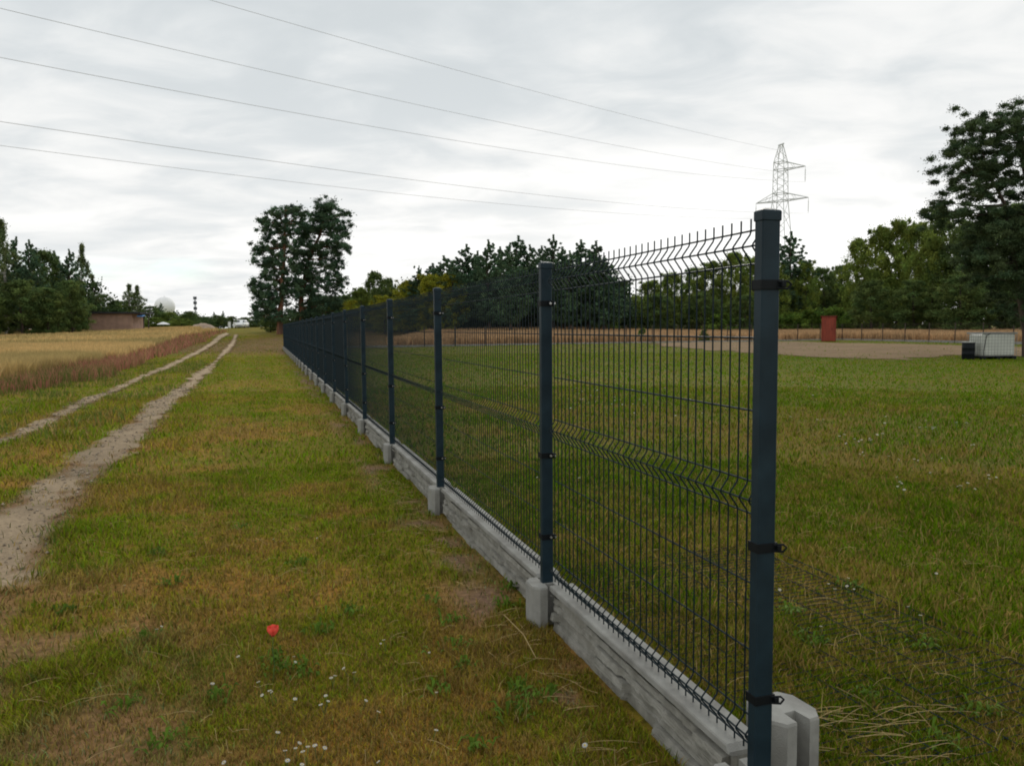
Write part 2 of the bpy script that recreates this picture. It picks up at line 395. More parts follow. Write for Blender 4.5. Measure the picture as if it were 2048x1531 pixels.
def grass_set(inside):
    X = []; Y = []; Hh = []; Wd = []
    for (n, r0, r1, h, w) in ((270000, 1.0, 4.2, .028, .0044), (215000, 4.2, 9, .032, .0068), (150000, 9, 20, .045, .012), (130000, 20, 45, .040, .024), (70000, 45, 100, .05, .05)):
        x, y = fan(n, r0, r1)
        s, t = st(x, y)
        m = ((s > .14) & (s < SROAD) & (t < TEND)) if inside else ((s < -.03) | (t > TEND+.2))
        x, y, s, t = x[m], y[m], s[m], t[m]
        c, d, sw = gcol(x, y)
        tm = track_mask(x, y, 1.0)+1.8*(fbm(x, y, 1.5, 61)-.5)+1.3*(fbm(x, y, 6., 62, 3)-.5)-.05
        keep = (rng.random(len(x)) < 1-.93*sw) & ((tm < .9*rng.random(len(x))-.35) | (rng.random(len(x)) < .04)) & (rng.random(len(x)) < .55+.9*fbm(x, y, 3.1, 22))
        keep &= ~(inpoly(x, y, SAND) & (rng.random(len(x)) < .985-.35*fbm(x, y, .35, 91)))
        if not inside: keep &= ~inpoly(x, y, GOLD) & ~outer_crop(x, y)
        x, y = x[keep], y[keep]; k = len(x)
        tuft = sstep((fbm(x, y, 2.0, 25)-.5)/.2)
        hh = h*(.45+.9*rng.random(k))*(1+.9*tuft)
        if inside: hh *= 1.25
        tb = track_mask(x, y)
        if not inside: hh = hh*np.where((tb > -2.2), 1.45, 1.0)
        X.append(x); Y.append(y); Hh.append(hh); Wd.append(w*(.6+.8*rng.random(k)))
    x = np.concatenate(X); y = np.concatenate(Y); hh = np.concatenate(Hh); w = np.concatenate(Wd)
    c, d, sw = gcol(x, y); n = len(x)
    q = rng.random(n)
    dist = np.hypot(x, y)
    pd = np.clip(.14+.5*d, 0, 1)*(1-.3*sstep((dist-15)/20))
    straw = np.array([.40, .28, .085])*(.9+1.0*(1-.6*sstep((dist-10)/20))*(rng.random(n)-.5))[:, None]
    vr = 1-.55*sstep((dist-10)/20); grn = c*np.array([1.02, 1.36, .9])*(1.02+1.25*vr*(rng.random(n)-.5))[:, None]
    cool = rng.random(n) < .18; grn[cool] *= np.array([.75, 1.05, 1.6])
    cc = np.where((q < pd)[:, None], straw*.75, grn)
    lean = .3+.68*rng.random(n)
    return x, y, hh, w, lean, cc
xx = grass_set(False)
blades('grass', *xx[:5], xx[5], M['grass'], 'short mown grass strip between the track and the fence', 'grass')
xx = grass_set(True)
blades('grass', *xx[:5], xx[5], M['grass'], 'mown lawn grass inside the fence', 'grass')

# gold field, red sorrel band, tan crop beyond the yard
def crop_points(n, poly_test, box):
    x = rng.random(n)*(box[1]-box[0])+box[0]; y = rng.random(n)*(box[3]-box[2])+box[2]
    m = poly_test(x, y); return x[m], y[m]
gb = (-75, -6, 18, 160)
def gold_pts():
    xs = []; ys = []; hs = []; ws = []
    for n, r0, r1, w in ((260000, 16, 40, .022), (170000, 40, 75, .05), (110000, 75, 165, .11)):
        x, y = fan(n, r0, r1, -44, -2); m = inpoly(x+1.2*(fbm(x, y, .5, 41)-.5), y, GOLD); x, y = x[m], y[m]
        xs.append(x); ys.append(y); ws.append(w*(.6+.8*rng.random(len(x)))); hs.append((.58+.16*rng.random(len(x)))*(.85+.3*fbm(x, y, .3, 42)))
    return np.concatenate(xs), np.concatenate(ys), np.concatenate(hs), np.concatenate(ws)
x, y, h, w = gold_pts(); n = len(x)
f = fbm(x, y, .09, 43, 3)
cc = (np.array([.62, .44, .19])*(1-sstep((f-.42)/.2)[:, None])+np.array([.44, .34, .14])*sstep((f-.42)/.2)[:, None])*(.7+.6*rng.random(n))[:, None]
blades('crop_field', x, y, h, w, .1+.35*rng.random(n), cc, M['crop'], 'ripe golden grain field left of the track', 'grain')
xs, ys, ws = [], [], []
for n, r0, r1, w in ((130000, 14, 40, .016), (80000, 40, 90, .035), (40000, 90, 160, .07)):
    x, y = fan(n, r0, r1, -44, -2); m = inpoly(x+1.6*(fbm(x, y, .5, 45)-.5), y+1.6*(fbm(x, y, .5, 46)-.5), REDP); x, y = x[m], y[m]
    xs.append(x); ys.append(y); ws.append(w*(.6+.8*rng.random(len(x))))
x = np.concatenate(xs); y = np.concatenate(ys); w = np.concatenate(ws); n = len(x)
f = sstep((fbm(x, y, .35, 47)-.45)/.15); q = rng.random(n)
red = np.array([.40, .165, .12]); tan = np.array([.42, .25, .13]); grn = np.array([.13, .155, .035])
cc = np.where((q < .55)[:, None], red, np.where((q < .8)[:, None], tan, grn))
greeny = (np.hypot(x, y) < 30) & (rng.random(n) < .45); cc[greeny] = grn
cc = cc*(.7+.6*rng.random(n))[:, None]
h = (.22+.34*rng.random(n))*(.7+.6*fbm(x, y, .6, 48))
blades('sorrel_band', x, y, h, w, .1+.45*rng.random(n), cc, M['crop'], 'rusty red sorrel and tall weeds edging the gold field', 'weeds')
xs, ys = crop_points(420000, outer_crop, (-10, 75, 40, 118)); n = len(xs)
cc = np.array([.52, .34, .18])*(.7+.6*rng.random(n))[:, None]*(.8+.4*fbm(xs, ys, .2, 49))[:, None]
blades('crop_field', xs, ys, (.66+.22*rng.random(n)), .07+.05*rng.random(n), .1+.3*rng.random(n), cc, M['crop'], 'tan ripe grain strip beyond the far fences, before the trees', 'grain')
# verge weeds by the left track
x, y = fan(60000, 9, 40, -44, -5)
tm = track_mask(x, y, 1.05); s, t = st(x, y)
m = (tm < -.3) & (s < -3.2) & ~inpoly(x, y, GOLD) & (fbm(x, y, .8, 50) > .5); x, y = x[m], y[m]; n = len(x)
cc = np.where((rng.random(n) < .35)[:, None], np.array([.34, .25, .10]), np.array([.12, .17, .03]))*(.6+.8*rng.random(n))[:, None]
blades('verge_weeds', x, y, .06+.16*rng.random(n), .012+.01*rng.random(n), .3+.5*rng.random(n), cc, M['grass'], 'taller green weeds between and beside the two wheel tracks', 'weeds')

# pebbles and crumbs on the tracks, a few taller stalks in the verge
def specks(name, x, y, r, c, label, cat):
    n = len(x); z = terr(x, y)+.004+.0005*np.hypot(x, y)
    U = np.array([[1, 0, 0], [0, 1, 0], [-1, 0, 0], [0, -1, 0], [0, 0, .7], [0, 0, -.4]], float)
    V = np.stack([x, y, z+r*.3], -1)[:, None, :]+U[None]*(r[:, None, None])*(.6+.8*rng.random((n, 6, 1)))
    T = np.array([[0, 1, 4], [1, 2, 4], [2, 3, 4], [3, 0, 4], [1, 0, 5], [2, 1, 5], [3, 2, 5], [0, 3, 5]])
    o = npmesh(name, V.reshape(-1, 3), (np.arange(n)[:, None, None]*6+T[None]).reshape(-1, 3), None, M['track'], colors=np.repeat(c, 6, 0)); tag(o, label, cat, kind='stuff')
x, y = fan(26000, 2, 22, -44, -8); m = track_mask(x, y)+1.2*(fbm(x, y, 3, 71)-.5) > -.1; x, y = x[m], y[m]; n = len(x)
specks('pebbles', x, y, (.003+.011*rng.random(n)**4)*(1+np.hypot(x, y)/16), (np.array([.34, .28, .21])*(.5+.8*rng.random(n))[:, None]), 'small pebbles and crumbs scattered over the sandy tracks', 'pebbles')
x, y = fan(9000, 1.6, 14); s, t = st(x, y); m = (np.abs(s) > .25) & (track_mask(x, y) < -.2) & (fbm(x, y, 1.1, 72) > .47); x, y = x[m], y[m]; n = len(x)
blades('grass_stalks', x, y, .06+.07*rng.random(n), .0022+.0002*np.hypot(x, y), .2+.6*rng.random(n), np.array([.40, .31, .12])*(.5+.8*rng.random(n))[:, None], M['grass'], 'thin straw coloured stalks rising above the cut grass', 'grass')
# ------------------------------------------------------------------ the fence
ROT = math.atan2(.3056, .9522)
fence = empty('fence', (P1[0], P1[1], 0), ROT, 'long anthracite mesh panel fence on grey concrete plinth boards beside the mown strip', 'fence')
ZT = 1.866
def post_mesh():
    return MB().box(-.03, .03, -.02, .02, -.05, ZT-.012, .004)
def cap_mesh():
    m = MB(); m.box(-.0325, .0325, -.0225, .0225, ZT-.028, ZT+.003, .003)
    m.add([(-.029, -.019, ZT+.003), (.029, -.019, ZT+.003), (.029, .019, ZT+.003), (-.029, .019, ZT+.003), (-.012, 0, ZT+.010), (.012, 0, ZT+.010)],
          [(0, 1, 5, 4), (1, 2, 5), (2, 3, 4, 5), (3, 0, 4)])
    return m
def clamp_mesh(z, loop=False):
    m = MB()
    for (a, b, c, d) in ((-.034, .034, -.0245, -.0202), (-.034, .034, .0202, .0245), (-.034, -.0302, -.0202, .0202), (.0302, .034, -.0202, .0202)):
        m.box(a, b, c, d, z-.014, z+.014, .0008)
    if loop:
        m.tube([(.020, -.024, z+.008), (.046, -.034, z+.009), (.056, -.036, z), (.046, -.034, z-.012), (.018, -.024, z-.010)], .0035, 6)
        m.box(.026, .040, -.036, -.025, z-.007, z+.007, .001)
    else:
        m.box(.004, .044, -.031, -.0248, z-.011, z+.011, .0015)
    return m
def bolt_mesh(z):
    m = MB()
    for bx in (.013, .034):
        m.tube([(bx, -.0395, z), (bx, -.0312, z)], .0062, 6); m.tube([(bx, -.044, z), (bx, -.0396, z)], .0032, 6)
    return m
H_ = [(-.125, -.055), (-.085, -.1), (-.035, -.1), (-.03, -.035), (.03, -.035), (.035, -.1), (.085, -.1), (.125, -.055), (.125, .055), (.085, .1), (.035, .1), (.03, .035), (-.03, .035), (-.035, .1), (-.085, .1), (-.125, .055)]
def bracket_mesh(zt=.238):
    n = 16; m = MB()
    sh = lambda k: [(x*k, y*k) for x, y in H_]
    vs = [(x, y, -.05) for x, y in H_]+[(x, y, zt-.010) for x, y in H_]+[(x*.965, y*.965, zt) for x, y in H_]
    fs = []
    for r in range(2):
        for i in range(n): fs.append((r*n+i, r*n+(i+1) % n, (r+1)*n+(i+1) % n, (r+1)*n+i))
    t = 2*n
    # top as two lobes and the web
    fs += [(t+0, t+1, t+2, t+3, t+12, t+13, t+14, t+15), (t+3, t+4, t+11, t+12), (t+4, t+5, t+6, t+7, t+8, t+9, t+10, t+11)]
    return m.add(vs, fs)
def panel_mesh(length, n4=4, rw=.0025):
    """V-folded welded panel: local y along, x=0 the wire plane, folds bulge to -x"""
    mb = MB(); prof = []
    zt, zb = 1.862, .236
    Vf = [(1.828, 1.728), (1.072, .972), (.338, .246)]
    pts = [(0, zt)]
    for a, b in Vf:
        m_ = (a+b)/2
        pts += [(0, a-.003), (-.003, a-.012), (-.027, m_+.006), (-.030, m_), (-.027, m_-.006), (-.003, b+.012), (0, b+.003)]
    pts += [(0, zb-.008)]
    nw = int(round(length/.05)); off = (length-nw*.05)/2
    for k in range(nw+1):
        y = off+k*.05
        mb.tube([(px, y, pz) for px, pz in pts], rw, n4, caps=n4 > 4)
    for z, x in [(Vf[0][0], 0), (1.778, -.030), (Vf[0][1], 0), (1.508, 0), (1.288, 0), (Vf[1][0], 0), (1.022, -.030), (Vf[1][1], 0), (.756, 0), (.546, 0), (Vf[2][0], 0), (.292, -.030), (Vf[2][1], 0)]:
        mb.tube([(x+.0045, 0, z), (x+.0045, length, z)], rw*1.1, n4, caps=n4 > 4)
    return mb
def board_mesh(length, seed):
    """concrete plinth board: smooth cap ledge, ledge-stone relief below"""
    mb = MB(); zt = .226
    # cap with bevelled edges and slanted ends
    prof = [(-.004, .192), (-.018, .200), (-.018, zt-.005), (-.014, zt), (.110, zt), (.114, zt-.005), (.114, .200), (.100, .192)]
    n = len(prof)
    vs = []
    for (y, d) in ((0, .018), (.018, 0), (length-.018, 0), (length, .018)):
        vs += [(x, y, z-(d if z > .2 else 0)) for x, z in prof]
    fs = [(r*n+i, r*n+(i+1) % n, (r+1)*n+(i+1) % n, (r+1)*n+i)[::-1] for r in range(3) for i in range(n)]
    fs += [tuple(range(n)), tuple(range(4*n-1, 3*n-1, -1))]
    mb.add(vs, fs)
    cap = mb
    rb = MB(); r = np.random.default_rng(seed)
    rb.box(.012, .084, .0, length, -.06, .1915)
    ny_, nz_ = int(length/.018), 62
    ys = np.linspace(.035, length-.035, ny_); zs = np.linspace(-.04, .182, nz_)
    Yg, Zg = np.meshgrid(ys, zs, indexing='ij')
    rows = [-.06]
    while rows[-1] < .185: rows.append(rows[-1]+.034+.026*r.random())
    off = np.zeros_like(Yg); wob = .003*np.sin(Yg*5+seed)+.002*np.sin(Yg*17+seed*2)
    for k in range(len(rows)-1):
        inrow = (Zg+wob >= rows[k]) & (Zg+wob < rows[k+1])
        cuts = [0]
        while cuts[-1] < length: cuts.append(cuts[-1]+.16+.42*r.random())
        ci = np.searchsorted(cuts, Yg+.3*(Zg-rows[k]))
        lv = r.random(len(cuts)+1)*.040-.006; tilt = -.10-.25*r.random(len(cuts)+1)
        zc = (rows[k]+rows[k+1])/2
        edge = np.minimum(Zg+wob-rows[k], rows[k+1]-Zg-wob)
        o_ = lv[np.clip(ci, 0, len(cuts))]+tilt[np.clip(ci, 0, len(cuts))]*(Zg-zc)
        o_ = np.where(edge < .0045, -.012, o_)
        off = np.where(inrow, o_, off)
    off += .003*(r.random(off.shape)-.5)
    for sgn, base in ((-1, .010), (1, .086)):
        Xg = base+sgn*off
        vs = np.stack([Xg, Yg, Zg], -1).reshape(-1, 3)
        i, j = np.meshgrid(np.arange(ny_-1), np.arange(nz_-1), indexing='ij'); q = (i*nz_+j).ravel()
        fs = np.stack([q, q+nz_, q+nz_+1, q+1], -1)
        if sgn > 0: fs = fs[:, ::-1]
        rb.add(vs.tolist(), fs.tolist())
        # side returns
        for e in (0, ny_-1):
            a = [(Xg[e, k], Yg[e, k], Zg[e, k]) for k in range(nz_)]; b_ = [(base, Yg[e, k], Zg[e, k]) for k in range(nz_)]
            rb.add(a+b_, [(k, k+1, nz_+k+1, nz_+k) for k in range(nz_-1)])
    return cap, rb
def tpos(k): return 0.0 if k == 0 else L0+(k-1)*LP
protoP = None
for k in range(NP_):
    y = tpos(k)
    if k == 0:
        p = post_mesh().build('post', M['post'], fence, (0, y, 0)); p['label'] = 'nearest, largest post with black clamps and no bolts showing'
        cap_mesh().build('cap', M['post'], p)
        for z in (1.660, .902, .447): clamp_mesh(z, True).build('clamp', M['black'], p)
    elif k == 1:
        p = post_mesh().build('post', M['post'], fence, (0, y, 0)); protoP = p; pk = [cap_mesh().build('cap', M['post'], p)]
        for z in (1.664, .886, .461):
            pk.append(clamp_mesh(z).build('clamp', M['black'], p)); pk.append(bolt_mesh(z).build('bolt', M['zinc'], p))
    else:
        p = protoP.copy(); col.objects.link(p); p.parent = fence; p.location = (0, y, 0)
        p.rotation_euler = (random.uniform(-.003, .003), random.uniform(-.003, .003), random.uniform(-.02, .02))
        for c in pk: d = c.copy(); col.objects.link(d); d.parent = p
    b = bracket_mesh(.225).build('plinth_bracket', M['conc'], fence, (-.035, y, 0)) if k == 0 else b0.copy()
    if k == 0: b0 = b; b.scale = (.75, .9, .93)
    else: col.objects.link(b); b.parent = fence; b.location = (.0, y, 0); b.scale = (.80, .88, .97)
near_panel = panel_mesh(L0-.10, 6, .0029).build('mesh_panel', M['wire'], fence, (.028, .06, 0)); near_panel['label'] = 'narrower mesh panel between the two nearest posts'
far_panel = panel_mesh(LP-.08, 4)
fp = None; bo = []
cap, rb = board_mesh(L0-.20, 5)
b = cap.build('plinth_board', M['conc'], fence, (0, .13, 0)); rb.build('stone_relief', M['concd'], b)
for sd in (11, 12, 13):
    cap, rb = board_mesh(LP-.20, sd)
    b = cap.build('plinth_board', M['conc'], fence); bo.append((b, rb.build('stone_relief', M['concd'], b)))
for k in range(1, NP_-1):
    y = tpos(k)
    if fp is None: fp = far_panel.build('mesh_panel', M['wire'], fence, (.028, y+.04, 0))
    else:
        c = fp.copy(); col.objects.link(c); c.parent = fence; c.location = (.028, y+.04, 0)
    if k <= 3: bo[k-1][0].location = (0, y+.10, 0)
    else:
        q, s_ = bo[k % 3]; c = q.copy(); col.objects.link(c); c.parent = fence; c.location = (0, y+.10, 0)
        d = s_.copy(); col.objects.link(d); d.parent = c
# spare bracket standing in the yard
bz = ground_at(1600, 1545)
br = bracket_mesh(.25).build('concrete_bracket', M['conc']); br.location = (.915, 2.545, 0); br.rotation_euler = (0, 0, ROT+.10); br.scale = (.80, 1, .97)
tag(br, 'grey concrete slotted bracket standing free behind the nearest fence post', 'bracket')

# far fences of the yard
def simple_fence(name, origin, ang_, count, label):
    root = empty(name, (origin[0], origin[1], 0), ang_, label, 'fence')
    pm = None
    for k in range(count+1):
        if pm is None:
            pm = MB().box(-.03, .03, -.03, .03, -.05, 1.62, .004).build('post', M['farpost'], root, (0, 0, 0))
        else:
            c = pm.copy(); col.objects.link(c); c.parent = root; c.location = (0, k*2.5, 0)
    mb = MB()
    for i in range(51): mb.tube([(0, i*.05, .2), (0, i*.05, 1.6)], .0016, 3, caps=False)
    for z in (.22, .3, .6, .9, 1.2, 1.5, 1.58): mb.tube([(0, 0, z), (0, 2.5, z)], .003, 3, caps=False)
    p0 = mb.build('mesh_panel', M['farpost'], root, (0, 0, 0))
    b0_ = MB().box(-.03, .03, .03, 2.47, -.05, .20, .006).build('plinth_board', M['conc'], root, (0, 0, 0))
    for k in range(1, count):
        for o_ in (p0, b0_): c = o_.copy(); col.objects.link(c); c.parent = root; c.location = (0, k*2.5, 0)
    return root
M['farpost'] = mat('brown_green_post', (.045, .032, .022), .7, .2, 4)
e = fl(.6, TEND)
simple_fence('end_fence', e, ROT-math.pi/2, 20, 'thin low mesh fence closing the far end of the lawn')
e = fl(SROAD+.6, TEND)
simple_fence('side_fence', e, ROT+math.pi, 22, 'thin mesh fence on the far right side of the lawn behind the soil strip')

# folded mesh panel lying in the grass
lp = panel_mesh(2.5, 4, .0024).build('loose_mesh_panel', M['wire'])
o_ = fl(2.17, .15)   # lying flat: its height runs across, its length along the fence
ca, sa = math.cos(ROT), math.sin(ROT)
lp.matrix_world = Matrix.Translation((o_[0], o_[1], .014)) @ Matrix.Rotation(ROT+.02, 4, 'Z') @ Matrix.Rotation(R(-90), 4, 'Y') @ Matrix.Translation((0, 0, 0))
tag(lp, 'dark mesh panel lying flat in the lawn grass beyond the nearest post', 'mesh panel')

# ------------------------------------------------------------------ toilet hut, tank, drum
hp = at_depth(1657, 683, 68.0); hz = float(terr(hp[0], hp[1]))
hut = empty('hut', (hp[0], hp[1], hz), R(-24), 'small red wooden outhouse standing at the far corner of the lawn', 'outhouse')
m = MB()
nb = 9
for f_ in range(4):
    for k in range(nb):
        a = -.58+k*1.16/nb; b_ = a+1.16/nb-.006; q = .012 if k % 2 else .0
        ht = 2.08
        if f_ == 0: m.add([(x_, y_, z_) for z_ in (0, 2.18) for y_ in (-.58-q, -.55) for x_ in (a, b_)], [(0, 2, 3, 1), (4, 5, 7, 6), (0, 1, 5, 4), (2, 6, 7, 3), (0, 4, 6, 2), (1, 3, 7, 5)])
        if f_ == 1: m.add([(x_, y_, z_) for z_ in (0, 1.98) for y_ in (.55, .58+q) for x_ in (a, b_)], [(0, 2, 3, 1), (4, 5, 7, 6), (0, 1, 5, 4), (2, 6, 7, 3), (0, 4, 6, 2), (1, 3, 7, 5)])
        if f_ >= 2:
            xx0, xx1 = ((-.58-q, -.55) if f_ == 2 else (.55, .58+q)); z0_, z1_ = 2.18-.2*(a+.58)/1.16, 2.18-.2*(b_+.58)/1.16
            m.add([(xx0, a, 0), (xx1, a, 0), (xx0, b_, 0), (xx1, b_, 0), (xx0, a, z0_), (xx1, a, z0_), (xx0, b_, z1_), (xx1, b_, z1_)], [(0, 2, 3, 1), (4, 5, 7, 6), (0, 1, 5, 4), (2, 6, 7, 3), (0, 4, 6, 2), (1, 3, 7, 5)])
m.build('wall', M['redwood'], hut)
MB().add([(-.66, -.68, 2.20), (.66, -.68, 2.20), (.66, .68, 1.97), (-.66, .68, 1.97), (-.66, -.68, 2.25), (.66, -.68, 2.25), (.66, .68, 2.02), (-.66, .68, 2.02)], [(3, 2, 1, 0), (4, 5, 6, 7), (0, 1, 5, 4), (1, 2, 6, 5), (2, 3, 7, 6), (3, 0, 4, 7)]).build('roof', M['redroof'], hut)
dr = MB().box(-.36, .36, -.625, -.598, .08, 1.95, .004).build('door', M['redwood'], hut)
MB().box(.26, .30, -.655, -.626, 1.0, 1.12, .004).build('handle', M['black'], dr)

tp = at_depth(1982, 716, 33.5); tz = float(terr(tp[0], tp[1]))
tank = empty('water_tank', (tp[0], tp[1], tz), R(4), 'white caged plastic water tank on a dark pallet at the right of the lawn', 'tank')
m = MB()
for k in range(5): m.box(-.78, .78, -.5+k*.21, -.38+k*.21, .10, .125)
for k in range(3):
    for j in range(3): m.box(-.78+k*.68, -.58+k*.68, -.5+j*.4, -.34+j*.4, .0, .10)
m.build('pallet', M['black'], tank)
MB().box(-.745, .745, -.46, .46, .13, 1.08, .06).build('bottle', M['ibc'], tank)
m = MB()
for k in range(12):
    x_ = -.77+k*.14
    m.tube([(x_, -.5, .13), (x_, -.5, 1.12)], .006, 5); m.tube([(x_, .5, .13), (x_, .5, 1.12)], .008, 5)
for k in range(8):
    y_ = -.5+k*.1428
    m.tube([(-.77, y_, .13), (-.77, y_, 1.12)], .008, 5); m.tube([(.77, y_, .13), (.77, y_, 1.12)], .008, 5)
for k in range(8):
    z_ = .14+k*.135
    r_ = .006 if k < 7 else .02
    m.tube([(-.77, -.5, z_), (.77, -.5, z_), (.77, .5, z_), (-.77, .5, z_), (-.77, -.5, z_)], r_, 5)
m.tube([(-.8, -.5, 1.13), (.8, -.5, 1.13)], .024, 6); m.tube([(-.8, .5, 1.13), (.8, .5, 1.13)], .024, 6)
m.build('cage', M['cage'], tank)
MB().lathe([(.11, 1.08), (.11, 1.12), (.0, 1.12)], 16).build('lid', M['black'], tank)
MB().tube([(-.45, -.53, 1.10), (-.62, -.54, 1.02), (-.68, -.54, .7), (-.74, -.55, .35), (-.72, -.54, .16)], .016, 6).build('hose', M['black'], tank)
dp = at_depth(1937, 716, 33.2)
drum = empty('drum', (dp[0]-.02, dp[1], tz), 0, 'small black drum standing against the left side of the white tank', 'drum')
MB().lathe([(.0, 0), (.24, 0), (.25, .02), (.25, .22), (.26, .235), (.25, .25), (.25, .47), (.26, .485), (.25, .5), (.25, .70), (.24, .72)], 20).build('barrel', M['black'], drum, smooth=True)
MB().lathe([(.265, .715), (.265, .745), (.20, .755), (.0, .755)], 20).build('rim', M['cage'], drum)

# ------------------------------------------------------------------ pylon and wires
ZP = 130.0
def PY(px, py, Z=ZP): return Vector(at_depth(px, py, Z))
base = PY(1556, 660); pz = float(terr(base.x, base.y))
dv = Vector((-.666, -.746, 0)).normalized(); nv = Vector((.746, -.666, 0)).normalized()
pyl = empty('pylon', (base.x, base.y, pz), math.atan2(nv.y, nv.x), 'grey lattice electricity pylon rising behind the trees', 'pylon')
hz_ = lambda py: PY(1556, py).z-pz
z_top, z_a1t, z_a1, z_a2t, z_a2 = hz_(289), hz_(325), hz_(340), hz_(387), hz_(402)
def wd(z):   # half width of the body at height z
    if z > z_a1t: return .22+(.85-.22)*(z_top-z)/(z_top-z_a1t)
    if z > z_a2: return .85+.10*(z_a1t-z)/(z_a1t-z_a2)
    return .95+1.7*(z_a2-z)/z_a2
m = MB(); zs = [0]
while zs[-1] < z_a2-3: zs.append(zs[-1]+3.2-(zs[-1]/z_a2)*1.2)
zs = [z for z in zs if z < z_a2-1]+list(np.linspace(z_a2, z_a2t, 2))+list(np.linspace(z_a2t, z_a1, 5)[1:])+[z_a1t]+list(np.linspace(z_a1t, z_top, 4)[1:])
cs = [(-1, -1), (1, -1), (1, 1), (-1, 1)]
for i in range(len(zs)-1):
    a, b_ = zs[i], zs[i+1]; wa, wb = wd(a), wd(b_)
    for q in range(4):
        c0, c1 = cs[q], cs[(q+1) % 4]
        m.tube([(c0[0]*wa, c0[1]*wa, a), (c0[0]*wb, c0[1]*wb, b_)], .062, 4)
        if i % 2: m.tube([(c0[0]*wa, c0[1]*wa, a), (c1[0]*wb, c1[1]*wb, b_)], .04, 4)
        else: m.tube([(c1[0]*wa, c1[1]*wa, a), (c0[0]*wb, c0[1]*wb, b_)], .04, 4)
        if abs(b_-z_a1) < .3 or abs(b_-z_a2) < .3 or abs(b_-z_a1t) < .3 or abs(b_-z_a2t) < .3: m.tube([(c0[0]*wb, c0[1]*wb, b_), (c1[0]*wb, c1[1]*wb, b_)], .06, 4)
m.tube([(-.5, 0, z_top-.1), (.5, 0, z_top+.1)], .12, 4)
m.build('tower', M['galv'], pyl)
def arm(L_, z0, z1, sg):
    m = MB(); tip = (sg*L_, 0, z0+.05)
    for y_ in (-1, 1):
        w_ = wd(z0); w1 = wd(z1)
        m.tube([(sg*w_, y_*w_, z0), tip], .06, 4); m.tube([(sg*w1, y_*w1, z1), tip], .05, 4)
        m.tube([(sg*w_, y_*w_, z0), (sg*(w_+(L_-w_)*.45), -y_*w_*.55, z0+.02)], .03, 4)
        f_ = .45; m.tube([(sg*(w_+(L_-w_)*f_), y_*w_*(1-f_), z0), (sg*(w1+(L_-w1)*.3), y_*w1*.7, z1+(z0-z1)*.3)], .03, 4)
    return m
arms = [(4.1, z_a1, z_a1t, 1), (4.7, z_a2, z_a2t, 1), (4.2, z_a2, z_a2t, -1)]
tips = []
for a in arms:
    ao = arm(*a).build('crossarm', M['galv'], pyl)
    m = MB(); x_ = a[3]*a[0]
    m.tube([(x_, 0, a[1]), (x_, 0, a[1]-2.5)], .03, 5)
    for k in range(14): m.lathe([(.03, -.05), (.10, -.02), (.03, .02)], 8, (x_, 0, a[1]-.5-k*.13))
    m.build('insulator', M['galv'], ao); tips.append((x_, a[1]-2.5))
def pyw(x_, z_): return Vector((base.x, base.y, pz+z_))+nv*x_
att = [(pyw(0, z_top-1.0), [(420, 0), (700, 81), (1150, 204)], 'topmost and faintest power line, meeting the pylon peak'),
       (pyw(1.2, z_a1-.6), [(0, 17), (700, 178), (1150, 276)], 'second power line from the top across the grey sky'),
       (pyw(*tips[0]), [(0, 115), (700, 245), (1150, 318)], 'third power line from the top, hung from the upper crossarm'),
       (pyw(*tips[1]), [(0, 243), (700, 344), (1150, 397)], 'second lowest power line across the sky'),
       (pyw(*tips[2]), [(0, 291), (700, 377), (1150, 420)], 'lowest power line across the sky, just above the big pine')]
for A, obs, lab in att:
    # vertical plane through A along dv; heights solved from the three sightings
    S = [0.0]; Zs = [A.z]
    for px, py in obs:
        d = ray(px, py)
        # A.xy + dv*s = d.xy*k
        Mx = np.array([[dv.x, -d[0]], [dv.y, -d[1]]]); s_, k_ = np.linalg.solve(Mx, [-A.x, -A.y])
        S.append(s_); Zs.append(CAMZ+d[2]*k_)
    c = np.polyfit(S, Zs, 2, w=[3, 2, 1, 1]); smax = max(S)*1.35
    pts = []
    for q in np.linspace(0, smax, 90): pts.append((A.x+dv.x*q, A.y+dv.y*q, float(np.polyval(c, q))+(A.z-float(np.polyval(c, 0)))*(1-min(1, q/20))))
    o = MB().tube(pts, .0145, 5).build('power_line', M['cable'])
    tag(o, lab, 'power line', 'power lines crossing the sky')

# ------------------------------------------------------------------ trees
def leaves_np(cen, rad_, per, size, asp, flat, rg, upb=.4, colr=(.05, .08, .02), vary=.35):
    cen = np.asarray(cen, float); rad_ = np.asarray(rad_, float); n = len(cen)*per
    c = np.repeat(cen, per, 0); r = np.repeat(rad_, per)
    d = rg.normal(size=(n, 3)); d /= np.linalg.norm(d, axis=1)[:, None]
    rr = np.abs(rg.normal(size=n))*.55
    p = c+d*(r*rr)[:, None]*np.array([1, 1, flat])
    nrm = rg.normal(size=(n, 3))+np.array([0, 0, upb*2]); nrm /= np.linalg.norm(nrm, axis=1)[:, None]
    a = np.cross(nrm, rg.normal(size=(n, 3))); a /= np.linalg.norm(a, axis=1)[:, None]; b = np.cross(nrm, a)
    s = size*(.6+.8*rg.random(n)); la = a*(s/2)[:, None]; lb = b*(s/2*asp)[:, None]
    V = np.stack([p-la, p-lb*.9, p+la, p+lb*.9], 1).reshape(-1, 3)
    F = np.arange(n*4).reshape(-1, 4)
    cl = np.repeat(1+vary*(rg.random(len(cen))-.5)*2, per)*(.75+.5*rg.random(n))
    hue = np.repeat(rg.random(len(cen))-.5, per)*vary
    cc = np.array(colr)[None]*cl[:, None]*np.stack([1+hue, 1+hue*.3, 1-hue*.2], -1)
    return V, F, np.repeat(cc, 4, 0)
